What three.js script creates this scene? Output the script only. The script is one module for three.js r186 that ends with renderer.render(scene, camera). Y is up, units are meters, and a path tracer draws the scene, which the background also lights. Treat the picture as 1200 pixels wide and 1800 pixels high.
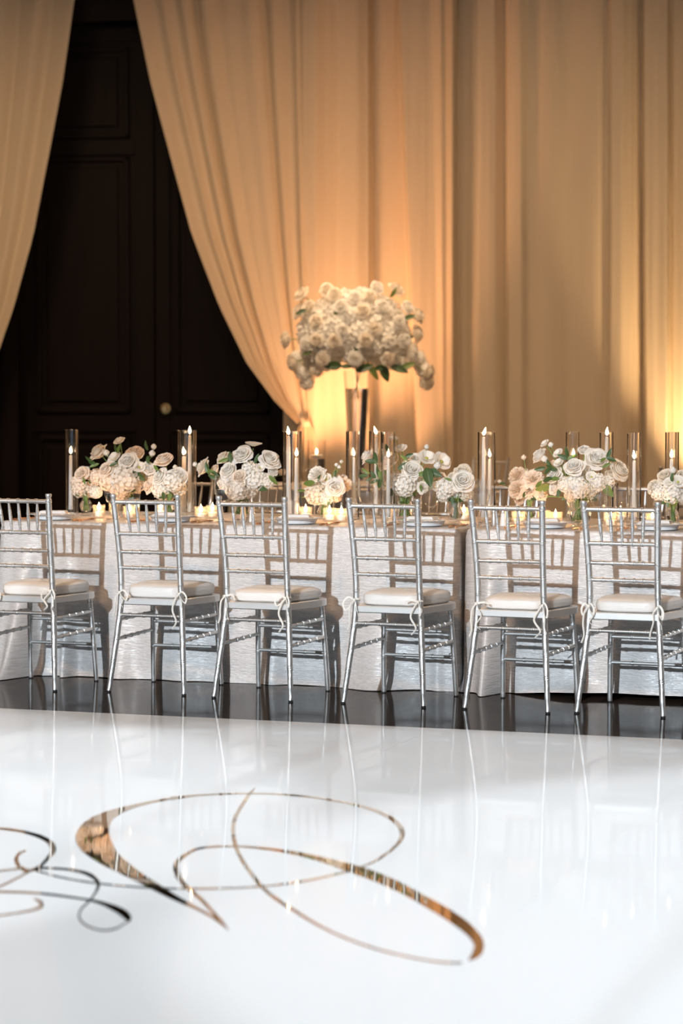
import * as THREE from 'three';
import { mergeGeometries, mergeVertices, toCreasedNormals } from 'three/addons/utils/BufferGeometryUtils.js';
import { RoundedBoxGeometry } from 'three/addons/geometries/RoundedBoxGeometry.js';
import { RectAreaLightUniformsLib } from 'three/addons/lights/RectAreaLightUniformsLib.js';

// ---------------------------------------------------------------- camera, daylight, exposure
// x runs along the banquet table, z towards the window wall behind the photographer; metres.
const scene = new THREE.Scene();
const YAW = THREE.MathUtils.degToRad(19.2), PITCH = Math.atan(188 / 4250);
const camera = new THREE.PerspectiveCamera(2 * Math.atan(900 / 4250) * 180 / Math.PI, 1200 / 1800, 0.1, 120);
camera.rotation.order = 'YXZ';
camera.position.set(0, 1.33, 0);
camera.rotation.set(-PITCH, YAW, 0);
camera.focus = 10.9;
camera.userData.fStop = 2.4;
scene.add(camera);

const SKY = new THREE.Color(0.62, 0.80, 1.0).multiplyScalar(0.7);
scene.background = SKY;                                   // pale daylight outside the window wall

const sun = new THREE.DirectionalLight(new THREE.Color(0.79, 0.905, 1.0), 3.05);   // low sun through the window wall
const SUN_UP = THREE.MathUtils.degToRad(14);
sun.target.position.set(-3.3, 0.7, -10.7);
sun.position.set(-3.3, 0.7 + 30 * Math.sin(SUN_UP), -10.7 + 30 * Math.cos(SUN_UP));
sun.castShadow = true; sun.shadow.radius = 1; sun.shadow.mapSize.set(4096, 4096);
Object.assign(sun.shadow.camera, { left: -8, right: 8, top: 6, bottom: -6, near: 0.5, far: 60 });
scene.add(sun, sun.target);

const renderer = new THREE.WebGLRenderer({ antialias: true });
renderer.toneMapping = THREE.LinearToneMapping;
renderer.toneMappingExposure = 1.0;
renderer.shadowMap.enabled = true;
RectAreaLightUniformsLib.init();

const WARM = new THREE.Color(1.0, 0.65, 0.375);            // tungsten of the pendants
const TUNGSTEN = new THREE.Color(1.0, 0.59, 0.31);          // front spots on the table
const AMBER = new THREE.Color(1.0, 0.47, 0.22), GOLD = new THREE.Color(1.0, 0.64, 0.32);
const CANDLE = new THREE.Color(1.0, 0.50, 0.19);
const PENDANT_NITS = 30, WASH_CD = 50, FRONT_CD = 88, UPLIGHT_CD = 52, FLAME_CD = 0.045;

// ---------------------------------------------------------------- helpers
let seed = 7;
const rnd = () => { seed = (seed * 1664525 + 1013904223) >>> 0; return seed / 4294967296; };
const rr = (a, b) => a + (b - a) * rnd();
const reseed = n => { seed = n * 7919 + 13; for (let i = 0; i < 5; i++) rnd(); };
const V = (x, y, z) => new THREE.Vector3(x, y, z);
const names = new Map();
function numbered(n) { const k = names.get(n) ?? 0; names.set(n, k + 1); return k ? `${n}_${String(k).padStart(3, '0')}` : n; }
function shade(o) { o.traverse(c => { if (c.isMesh) { c.castShadow = c.receiveShadow = true; } }); return o; }
function thing(name, label, category, [x, y, z] = [0, 0, 0], turn = 0, group) {
  const o = new THREE.Group(); o.name = numbered(name); scene.add(o);
  o.position.set(x, y, z); o.rotation.y = turn; o.userData = { label, category };
  if (group) o.userData.group = group;
  return o;
}
function part(name, geo, material, parent) {
  const m = new THREE.Mesh(Array.isArray(geo) ? merge(geo) : geo, material);
  m.name = name; m.castShadow = m.receiveShadow = true; parent.add(m); return m;
}
function single(name, geo, material, label, category, group) {
  const m = part(numbered(name), geo, material, scene); m.userData = { label, category }; if (group) m.userData.group = group; return m;
}
function struct(name, geo, material, parent = scene) { const m = part(name, geo, material, parent); if (parent === scene) m.userData.kind = 'structure'; return m; }
function copy(root, name, [x, y, z], turn, label, group) {
  const c = root.clone(); c.name = numbered(name); c.position.set(x, y, z); c.rotation.set(0, turn, 0);
  c.userData = { ...root.userData, label }; if (group) c.userData.group = group; scene.add(c); return c;
}
function merge(list) {
  const l = list.map(g => { const q = g.index ? g.toNonIndexed() : g; for (const k of Object.keys(q.attributes)) if (!['position', 'normal', 'uv'].includes(k)) q.deleteAttribute(k);
    if (!q.attributes.uv) q.setAttribute('uv', new THREE.BufferAttribute(new Float32Array(q.attributes.position.count * 2), 2)); return q; });
  return mergeGeometries(l);
}
// grid of points f(i/nu, j/nv) -> [x, y, z] with uv in metres uvf
function grid(nu, nv, f, uvf, closeU = false) {
  const p = [], uv = [], ix = [];
  for (let j = 0; j <= nv; j++) for (let i = 0; i <= nu; i++) { const a = i / nu, b = j / nv; p.push(...f(a, b)); uv.push(...(uvf ? uvf(a, b) : [a, b])); }
  for (let j = 0; j < nv; j++) for (let i = 0; i < nu; i++) { const a = j * (nu + 1) + i, b = a + 1, c = a + nu + 1, d = c + 1; ix.push(a, b, d, a, d, c); }
  const g = new THREE.BufferGeometry();
  g.setAttribute('position', new THREE.Float32BufferAttribute(p, 3)); g.setAttribute('uv', new THREE.Float32BufferAttribute(uv, 2)); g.setIndex(ix);
  g.computeVertexNormals();
  if (closeU) { const n = g.attributes.normal; for (let j = 0; j <= nv; j++) { const a = j * (nu + 1), b = a + nu; const v = V(n.getX(a) + n.getX(b), n.getY(a) + n.getY(b), n.getZ(a) + n.getZ(b)).normalize(); n.setXYZ(a, v.x, v.y, v.z); n.setXYZ(b, v.x, v.y, v.z); } }
  return g;
}
// sweep a round (or flattened) section along points with a radius at each
function sweep(pts, radii, seg = 10, flat = 1, cap = true) {
  const n = pts.length, T = pts.map((p, i) => V(0, 0, 0).subVectors(pts[Math.min(i + 1, n - 1)], pts[Math.max(i - 1, 0)]).normalize());
  let N = Math.abs(T[0].y) < 0.9 ? V(0, 1, 0) : V(1, 0, 0); const pos = [], uv = [], ix = []; let len = 0;
  const rows = [];
  for (let i = 0; i < n; i++) {
    N = N.clone().addScaledVector(T[i], -N.dot(T[i])).normalize(); const B = V(0, 0, 0).crossVectors(T[i], N);
    if (i) len += pts[i].distanceTo(pts[i - 1]);
    rows.push([pts[i], N, B, radii[i] ?? radii, len]);
  }
  if (cap) { rows.unshift([rows[0][0], rows[0][1], rows[0][2], 1e-4, 0]); const l = rows[rows.length - 1]; rows.push([l[0], l[1], l[2], 1e-4, l[4]]); }
  for (const [p, n1, b, r, l] of rows) for (let k = 0; k <= seg; k++) { const a = k / seg * 2 * Math.PI, c = Math.cos(a) * r, s = Math.sin(a) * r * flat; pos.push(p.x + n1.x * c + b.x * s, p.y + n1.y * c + b.y * s, p.z + n1.z * c + b.z * s); uv.push(k / seg, l); }
  for (let i = 0; i < rows.length - 1; i++) for (let k = 0; k < seg; k++) { const a = i * (seg + 1) + k, b = a + 1, c = a + seg + 1, d = c + 1; ix.push(a, d, b, a, c, d); }
  const g = new THREE.BufferGeometry(); g.setAttribute('position', new THREE.Float32BufferAttribute(pos, 3)); g.setAttribute('uv', new THREE.Float32BufferAttribute(uv, 2)); g.setIndex(ix);
  const c = toCreasedNormals(g, 0.7); return c;
}
const lathe = (prof, seg = 32) => toCreasedNormals(new THREE.LatheGeometry(prof.map(([r, y]) => new THREE.Vector2(Math.max(r, 1e-4), y)), seg), 0.6);
const box = (w, h, d, x = 0, y = 0, z = 0, r = 0) => (r ? new RoundedBoxGeometry(w, h, d, 2, r) : new THREE.BoxGeometry(w, h, d)).translate(x, y, z);
function smooth(pts, n) { return new THREE.CatmullRomCurve3(pts.map(p => p.isVector3 ? p : V(...p)), false, 'centripetal').getPoints(n); }
const lerp = THREE.MathUtils.lerp, clamp = THREE.MathUtils.clamp, ss = THREE.MathUtils.smoothstep;
function table(list, x) { let i = 0; while (i < list.length - 2 && x > list[i + 1][0]) i++; const [a, b] = [list[i], list[i + 1]]; return a[1] + (b[1] - a[1]) * (x - a[0]) / (b[0] - a[0]); }

// seeded, tiling value noise
const lat = new Float32Array(4096); reseed(3); for (let i = 0; i < 4096; i++) lat[i] = rnd();
function vnoise(x, y, px, py) {
  const xi = Math.floor(x), yi = Math.floor(y), fx = x - xi, fy = y - yi, sx = fx * fx * (3 - 2 * fx), sy = fy * fy * (3 - 2 * fy);
  const at = (a, b) => lat[((((a % px) + px) % px) * 131 + (((b % py) + py) % py) * 57 + ((((a % px) + px) % px) * (((b % py) + py) % py)) * 7) & 4095];
  return lerp(lerp(at(xi, yi), at(xi + 1, yi), sx), lerp(at(xi, yi + 1), at(xi + 1, yi + 1), sx), sy);
}
const n2 = (x, y) => vnoise(x + 500, y + 500, 4000, 4000) - 0.5;
function texture(w, h, f, srgb, rx = 1, ry = 1) {
  const d = new Uint8Array(w * h * 4);
  for (let y = 0; y < h; y++) for (let x = 0; x < w; x++) { const c = f(x / w, y / h), i = (y * w + x) * 4; const a = Array.isArray(c) ? c : [c, c, c]; for (let k = 0; k < 3; k++) d[i + k] = clamp(a[k], 0, 1) * 255; d[i + 3] = 255; }
  const t = new THREE.DataTexture(d, w, h); t.wrapS = t.wrapT = THREE.RepeatWrapping; t.magFilter = THREE.LinearFilter; t.minFilter = THREE.LinearMipmapLinearFilter; t.generateMipmaps = true;
  if (srgb) t.colorSpace = THREE.SRGBColorSpace; t.repeat.set(rx, ry); t.needsUpdate = true; return t;
}
// ---------------------------------------------------------------- materials
// slubbed silk weave: short uneven horizontal threads (uv in metres, one tile 0.6 m)
const slubF = (u, v) => 0.4 * vnoise(u * 30, v * 220, 30, 220) + 0.35 * vnoise(u * 70, v * 260, 70, 260) + 0.25 * vnoise(u * 10, v * 90, 10, 90);
const slub = texture(1024, 1024, (u, v) => Math.pow(clamp(slubF(u, v) * 1.9 - 0.45, 0, 1), 1.1), false, 1 / 0.6, 1 / 0.6);
const slubColor = texture(1024, 1024, (u, v) => { const q = clamp(slubF(u, v) * 2.2 - 0.6, 0, 1); return [0.86 + 0.10 * q, 0.855 + 0.10 * q, 0.85 + 0.10 * q]; }, true, 1 / 0.6, 1 / 0.6);
const slubRough = texture(512, 512, (u, v) => 0.62 - 0.25 * clamp(slubF(u, v) * 2 - 0.5, 0, 1), false, 1 / 0.6, 1 / 0.6);
const weave = texture(512, 512, (u, v) => 0.5 + 0.2 * Math.sin(u * Math.PI * 2 * 128) * Math.sin(v * Math.PI * 2 * 128) + 0.5 * (vnoise(u * 128, v * 40, 128, 40) - 0.5), false, 1 / 0.4, 1 / 0.4);
const crinkle = texture(512, 512, (u, v) => 0.5 * vnoise(u * 10, v * 10, 10, 10) + 0.3 * vnoise(u * 24, v * 24, 24, 24) + 0.2 * vnoise(u * 50, v * 50, 50, 50), false, 1 / 0.4, 1 / 0.4);
const woodF = (u, v) => 0.5 * vnoise(u * 60, v * 4, 60, 4) + 0.3 * vnoise(u * 150, v * 8, 150, 8) + 0.2 * vnoise(u * 12, v * 2, 12, 2);
const darkWood = texture(512, 512, (u, v) => { const q = woodF(u, v); return [0.13 + 0.10 * q, 0.085 + 0.07 * q, 0.06 + 0.05 * q]; }, true, 1, 0.5);
const floorMap = texture(1024, 1024, (u, v) => { const q = 0.6 * vnoise(u * 8, v * 90, 8, 90) + 0.4 * vnoise(u * 30, v * 200, 30, 200), m = vnoise(u * 6, v * 6, 6, 6); return [0.20 + 0.07 * q + 0.03 * m, 0.165 + 0.06 * q + 0.025 * m, 0.14 + 0.055 * q + 0.02 * m]; }, true, 0.5, 0.5);
const floorRough = texture(512, 512, (u, v) => 0.05 + 0.05 * vnoise(u * 20, v * 60, 20, 60) + 0.03 * vnoise(u * 90, v * 90, 90, 90), false, 0.5, 0.5);
const M = {
  std: o => new THREE.MeshStandardMaterial(o), phy: o => new THREE.MeshPhysicalMaterial(o),
};
const lin = (r, g, b) => new THREE.Color().setRGB(r, g, b);
const mat = {
  cloth: M.phy({ color: lin(0.72, 0.70, 0.69), map: slubColor, roughnessMap: slubRough, roughness: 1, metalness: 0.1, bumpMap: slub, bumpScale: 0.0011, side: THREE.DoubleSide, sheen: 0.3, sheenRoughness: 0.5 }),
  farCloth: M.std({ color: lin(0.62, 0.58, 0.52), roughness: 0.7, side: THREE.DoubleSide }),
  drape: M.std({ color: lin(0.68, 0.575, 0.425), roughness: 0.85, bumpMap: weave, bumpScale: 0.0006, side: THREE.DoubleSide }),
  satin: M.phy({ color: lin(0.79, 0.77, 0.74), roughness: 0.42, bumpMap: crinkle, bumpScale: 0.0022, sheen: 0.4, sheenRoughness: 0.4, side: THREE.DoubleSide }),
  ribbon: M.std({ color: lin(0.84, 0.80, 0.73), roughness: 0.5, side: THREE.DoubleSide }),
  silver: M.std({ color: lin(0.70, 0.685, 0.665), metalness: 0.95, roughness: 0.45 }),
  foot: M.std({ color: lin(0.02, 0.02, 0.02), roughness: 0.6 }),
  floor: M.phy({ color: lin(0.7, 0.7, 0.7), map: floorMap, roughnessMap: floorRough, roughness: 1, metalness: 0, specularIntensity: 0.5, ior: 1.1 }),
  vinyl: M.phy({ color: lin(0.86, 0.87, 0.88), roughness: 0.5, specularIntensity: 0.5, clearcoat: 0.36, clearcoatRoughness: 0.04 }),
  mirror: M.std({ color: lin(0.64, 0.53, 0.39), metalness: 1, roughness: 0.03 }),
  wood: M.phy({ color: lin(0.18, 0.12, 0.085), map: darkWood, roughness: 0.6, specularIntensity: 0.35 }),
  brass: M.std({ color: lin(0.75, 0.50, 0.22), metalness: 1, roughness: 0.3 }),
  sideWall: M.std({ color: lin(0.45, 0.37, 0.28), roughness: 0.9 }),
  plaster: M.std({ color: lin(0.16, 0.125, 0.095), roughness: 0.9 }),
  china: M.phy({ color: lin(0.86, 0.86, 0.86), roughness: 0.15, clearcoat: 0.5, clearcoatRoughness: 0.05 }),
  linen: M.std({ color: lin(0.84, 0.84, 0.84), roughness: 0.85, bumpMap: weave, bumpScale: 0.0004 }),
  ink: M.std({ color: lin(0.05, 0.05, 0.05), roughness: 0.6 }),
  copper: M.std({ color: lin(0.80, 0.46, 0.26), metalness: 1, roughness: 0.22 }),
  glass: M.phy({ color: lin(1, 1, 1), transmission: 1, thickness: 0, roughness: 0, ior: 1.5, side: THREE.DoubleSide }),
  tubeGlass: M.phy({ color: lin(1, 1, 1), transmission: 1, thickness: 0.003, roughness: 0, ior: 1.5 }),
  crystal: M.phy({ color: lin(0.98, 0.98, 0.98), transmission: 1, thickness: 0, roughness: 0.15, ior: 1.55, side: THREE.DoubleSide }),
  crackle: M.phy({ color: lin(1, 0.98, 0.95), transmission: 1, thickness: 0, roughness: 0.22, ior: 1.5, bumpMap: crinkle, bumpScale: 0.002, side: THREE.DoubleSide }),
  water: M.phy({ color: lin(1, 1, 1), transmission: 1, thickness: 0.05, roughness: 0, ior: 1.33 }),
  wax: M.phy({ color: lin(0.90, 0.86, 0.80), roughness: 0.45 }),
  wick: M.std({ color: lin(0.03, 0.02, 0.02), roughness: 0.9 }),
  flame: M.std({ color: lin(0, 0, 0), emissive: new THREE.Color(1.0, 0.72, 0.42), emissiveIntensity: 20, roughness: 1 }),
  petalW: M.phy({ color: lin(0.95, 0.92, 0.86), roughness: 0.75, transmission: 0.42, thickness: 0, side: THREE.DoubleSide }),
  petalC: M.phy({ color: lin(0.92, 0.85, 0.73), roughness: 0.75, transmission: 0.42, thickness: 0, side: THREE.DoubleSide }),
  petalB: M.phy({ color: lin(0.95, 0.84, 0.71), roughness: 0.75, transmission: 0.42, thickness: 0, side: THREE.DoubleSide }),
  heart: M.std({ color: lin(0.42, 0.40, 0.08), roughness: 0.8 }),
  leafD: M.phy({ color: lin(0.045, 0.085, 0.022), roughness: 0.45, side: THREE.DoubleSide }),
  leafL: M.phy({ color: lin(0.14, 0.21, 0.04), roughness: 0.5, transmission: 0.25, thickness: 0, side: THREE.DoubleSide }),
  stem: M.std({ color: lin(0.16, 0.25, 0.06), roughness: 0.6 }),
  black: M.std({ color: lin(0.02, 0.02, 0.02), roughness: 0.5 }),
  shadeFabric: M.phy({ color: lin(0.8, 0.72, 0.6), roughness: 0.9, transmission: 0.3, thickness: 0, side: THREE.DoubleSide }),
  glowWarm: M.std({ color: lin(0, 0, 0), emissive: WARM, emissiveIntensity: 3 }),
  glowCool: M.std({ color: lin(0, 0, 0), emissive: new THREE.Color(0.85, 0.93, 1), emissiveIntensity: 4 }),
  glowAmber: M.std({ color: lin(0, 0, 0), emissive: AMBER, emissiveIntensity: 3 }),
};
// ---------------------------------------------------------------- layouts (metres): bouquets as [flower, dx, height, dz, radius] and [leaf dx, height, half length, angle]; monogram stroke edges
const ARR = [
  ['bulb', -5.364, -11.380, [['Rb',-0.020,0.214,-0.00,0.041],['Hb',-0.035,0.139,-0.00,0.044],['Hw',0.068,0.123,0.02,0.032],['Hb',0.004,0.133,-0.02,0.041],['Rb',0.010,0.206,-0.03,0.029],['Hb',-0.077,0.170,-0.04,0.030]],
    [[0.054,0.188,0.024,60],[0.012,0.182,0.021,120]]],
  ['square', -5.086, -11.300, [['Rc',-0.166,0.327,-0.00,0.050],['Bw',-0.109,0.325,0.03,0.023],['Lw',-0.063,0.302,0.03,0.035],['Rw',0.028,0.279,0.06,0.052],['Rb',-0.103,0.241,0.04,0.044],['Rb',0.023,0.322,-0.03,0.049],['Hw',0.010,0.198,0.07,0.069],['Hb',-0.102,0.185,0.02,0.052],['Hb',-0.030,0.140,0.03,0.055],['Hb',-0.181,0.204,-0.02,0.041],['Lw',0.086,0.258,0.06,0.026],['Rw',0.125,0.249,0.03,0.035],['Lw',-0.049,0.386,-0.00,0.028],['Bw',0.140,0.358,-0.00,0.020],['Bw',0.140,0.324,0.02,0.023],['Hb',0.039,0.172,-0.00,0.049],['Rc',0.079,0.206,-0.03,0.035],['Hw',-0.082,0.243,-0.00,0.035]],
    [[-0.186,0.281,0.026,170],[-0.170,0.264,0.026,200],[-0.195,0.298,0.023,150],[0.081,0.214,0.038,-40],[-0.048,0.352,0.026,120],[-0.023,0.352,0.026,70],[0.122,0.367,0.026,95],[-0.055,0.270,0.023,200],[0.128,0.295,0.023,110],[0.008,0.309,0.023,60]]],
  ['bulb', -4.825, -11.220, [['Rb',-0.036,0.291,-0.02,0.049],['Rw',-0.041,0.208,0.02,0.043],['Hw',-0.043,0.145,-0.00,0.046],['Hw',0.035,0.192,0.03,0.054],['Rw',0.050,0.212,-0.00,0.049],['Hc',0.046,0.154,-0.01,0.040],['Bc',0.023,0.257,-0.02,0.017],['Rb',-0.125,0.160,-0.03,0.035],['Hb',-0.019,0.124,-0.03,0.037],['Hb',-0.104,0.186,-0.04,0.029]],
    [[0.020,0.212,0.023,80],[-0.049,0.257,0.023,140],[-0.012,0.114,0.023,-90]]],
  ['cylinder', -4.448, -11.250, [['Rc',-0.202,0.258,-0.00,0.046],['Bw',-0.245,0.272,0.01,0.017],['Lw',-0.205,0.261,0.03,0.023],['Rw',-0.051,0.243,0.04,0.048],['Rw',0.012,0.320,0.02,0.051],['Rc',-0.101,0.304,-0.02,0.040],['Rw',0.160,0.298,0.02,0.051],['Rw',0.168,0.247,-0.00,0.028],['Hw',0.096,0.201,0.05,0.054],['Hw',0.146,0.194,0.03,0.042],['Hw',-0.003,0.156,0.05,0.057],['Rb',0.022,0.210,0.07,0.042],['Rw',-0.022,0.187,0.06,0.037],['Lw',0.128,0.262,0.07,0.020],['Pw',0.066,0.374,-0.00,0.037],['Hw',0.054,0.249,0.02,0.043],['Rb',-0.153,0.243,-0.03,0.031],['Bb',0.175,0.233,-0.10,0.023],['Hw',-0.089,0.184,-0.00,0.037],['Hw',0.035,0.151,-0.02,0.043]],
    [[-0.162,0.259,0.029,110],[-0.070,0.297,0.028,200],[-0.039,0.314,0.028,100],[0.027,0.238,0.028,70],[0.134,0.159,0.034,-10],[0.194,0.200,0.031,-50],[0.101,0.306,0.026,70],[-0.116,0.231,0.026,-30],[-0.135,0.213,0.026,160],[-0.147,0.242,0.026,0]]],
  ['bulb', -4.028, -11.300, [['Cw',-0.028,0.230,0.03,0.048],['Hc',-0.035,0.132,0.02,0.054],['Hw',0.023,0.111,0.03,0.034],['Rw',0.074,0.165,0.04,0.045],['Lw',0.016,0.203,0.01,0.028],['Cb',0.078,0.182,-0.06,0.045],['Bw',0.066,0.274,-0.00,0.014],['Bw',0.084,0.263,0.01,0.014],['Bc',0.089,0.290,-0.01,0.014],['Lw',-0.140,0.146,-0.02,0.026],['Hc',-0.001,0.159,-0.02,0.034],['Hb',0.056,0.120,-0.02,0.031],['Bw',-0.140,0.118,-0.02,0.017]],
    [[-0.055,0.186,0.034,190],[-0.097,0.149,0.020,0],[-0.004,0.212,0.020,60],[0.044,0.088,0.020,-100],[0.079,0.235,0.017,85]]],
  ['cylinder', -3.607, -11.300, [['Rw',-0.205,0.316,-0.04,0.039],['Rb',-0.080,0.295,-0.02,0.050],['Lw',-0.021,0.357,-0.01,0.028],['Bw',-0.062,0.410,-0.00,0.022],['Bw',-0.048,0.407,-0.02,0.014],['Cw',0.052,0.313,-0.01,0.031],['Lw',0.113,0.314,-0.00,0.039],['Lw',0.189,0.297,-0.00,0.042],['Bw',0.175,0.273,0.03,0.025],['Rw',0.049,0.253,0.04,0.050],['Hw',0.016,0.183,0.05,0.058],['Hw',-0.041,0.201,0.02,0.042],['Cw',0.103,0.173,0.03,0.031],['Lw',0.171,0.175,0.03,0.025],['Bw',0.112,0.366,-0.00,0.018],['Rb',0.183,0.216,-0.02,0.028],['Cb',-0.143,0.263,-0.05,0.031],['Hw',0.061,0.220,-0.03,0.034],['Hw',0.005,0.276,-0.03,0.028],['Lw',-0.157,0.190,-0.03,0.022]],
    [[0.143,0.223,0.050,-70],[0.117,0.239,0.036,10],[0.169,0.240,0.039,-20],[-0.134,0.315,0.031,110],[-0.155,0.296,0.028,175],[-0.184,0.248,0.025,150],[-0.199,0.225,0.025,185],[-0.120,0.246,0.031,100],[-0.146,0.231,0.022,120],[-0.105,0.221,0.031,-80],[-0.111,0.187,0.025,-100],[-0.134,0.198,0.025,200],[0.006,0.274,0.028,40],[0.018,0.316,0.025,150],[-0.076,0.363,0.022,110],[-0.164,0.209,0.022,210],[0.041,0.328,0.020,20],[0.100,0.167,0.019,-90]]],
  ['bulb', -3.315, -11.200, [['Rw',0.043,0.203,0.02,0.055],['Rc',0.025,0.248,-0.02,0.041],['Hw',-0.037,0.175,0.03,0.047],['Hw',-0.057,0.138,0.02,0.033],['Hc',0.043,0.144,-0.02,0.036],['Hw',-0.012,0.149,-0.02,0.036],['Rc',-0.027,0.225,-0.04,0.028]],
    [[0.000,0.112,0.022,-90],[-0.023,0.216,0.019,160]]],
  ['bulb', -2.997, -11.380, [['Cb',-0.063,0.235,-0.00,0.047],['Cb',-0.058,0.167,0.03,0.047],['Cb',0.023,0.217,0.02,0.050],['Cb',0.002,0.158,0.01,0.044],['Cb',-0.060,0.115,-0.02,0.030],['Cb',0.054,0.139,-0.02,0.033],['Bb',-0.029,0.315,-0.00,0.019],['Bc',-0.149,0.198,-0.00,0.014],['Cb',-0.031,0.196,-0.03,0.039]],
    [[0.084,0.174,0.039,200],[0.061,0.190,0.025,220],[-0.118,0.194,0.014,0]]],
  ['fish', -2.710, -11.220, [['Rw',-0.193,0.328,-0.00,0.041],['Lw',-0.171,0.387,-0.01,0.022],['Bw',-0.140,0.380,-0.00,0.019],['Lw',-0.099,0.342,0.02,0.024],['Lw',-0.092,0.298,0.03,0.024],['Bw',-0.160,0.312,0.04,0.024],['Rw',-0.010,0.276,0.06,0.048],['Rw',0.089,0.314,0.03,0.054],['Rw',0.019,0.356,-0.02,0.030],['Rc',0.189,0.263,-0.00,0.051],['Rw',-0.115,0.237,0.02,0.043],['Rw',-0.122,0.176,-0.01,0.033],['Hw',-0.052,0.195,0.05,0.038],['Lw',0.074,0.234,0.07,0.024],['Hw',-0.005,0.214,0.04,0.038],['Hw',0.009,0.179,0.05,0.048],['Hw',0.097,0.207,0.04,0.043],['Hw',0.137,0.206,0.01,0.032],['Hb',-0.032,0.151,0.02,0.035],['Hc',0.042,0.161,-0.02,0.038],['Rc',0.144,0.238,-0.02,0.030],['Rb',-0.144,0.284,-0.04,0.027],['Hw',0.028,0.267,-0.02,0.032],['Rc',-0.189,0.136,-0.03,0.022]],
    [[-0.066,0.326,0.027,160],[-0.022,0.327,0.027,30],[-0.049,0.351,0.024,100],[0.154,0.344,0.027,65],[0.168,0.317,0.024,-20],[0.141,0.288,0.022,210],[0.150,0.169,0.038,-45],[-0.180,0.269,0.027,190],[-0.124,0.275,0.030,160],[-0.113,0.223,0.030,180],[-0.146,0.218,0.027,200],[-0.138,0.299,0.022,130],[-0.087,0.156,0.022,-100],[0.127,0.314,0.022,30],[-0.146,0.258,0.024,220]]],
  ['bulb', -2.273, -11.280, [['Rc',-0.034,0.234,-0.00,0.040],['Rc',-0.088,0.182,-0.00,0.038],['Bw',0.003,0.262,0.02,0.024],['Lw',-0.007,0.206,0.05,0.024],['Lw',0.032,0.212,0.04,0.027],['Hw',0.002,0.158,0.04,0.048],['Hw',-0.062,0.162,0.02,0.040],['Rc',0.038,0.229,-0.02,0.040],['Hw',0.046,0.144,-0.00,0.038],['Rc',0.002,0.239,-0.04,0.024],['Rc',0.077,0.197,-0.02,0.040],['Hw',0.083,0.154,-0.03,0.038]],
    [[0.008,0.232,0.019,90],[0.027,0.118,0.024,-100],[-0.010,0.112,0.024,-80]]],
];
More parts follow.
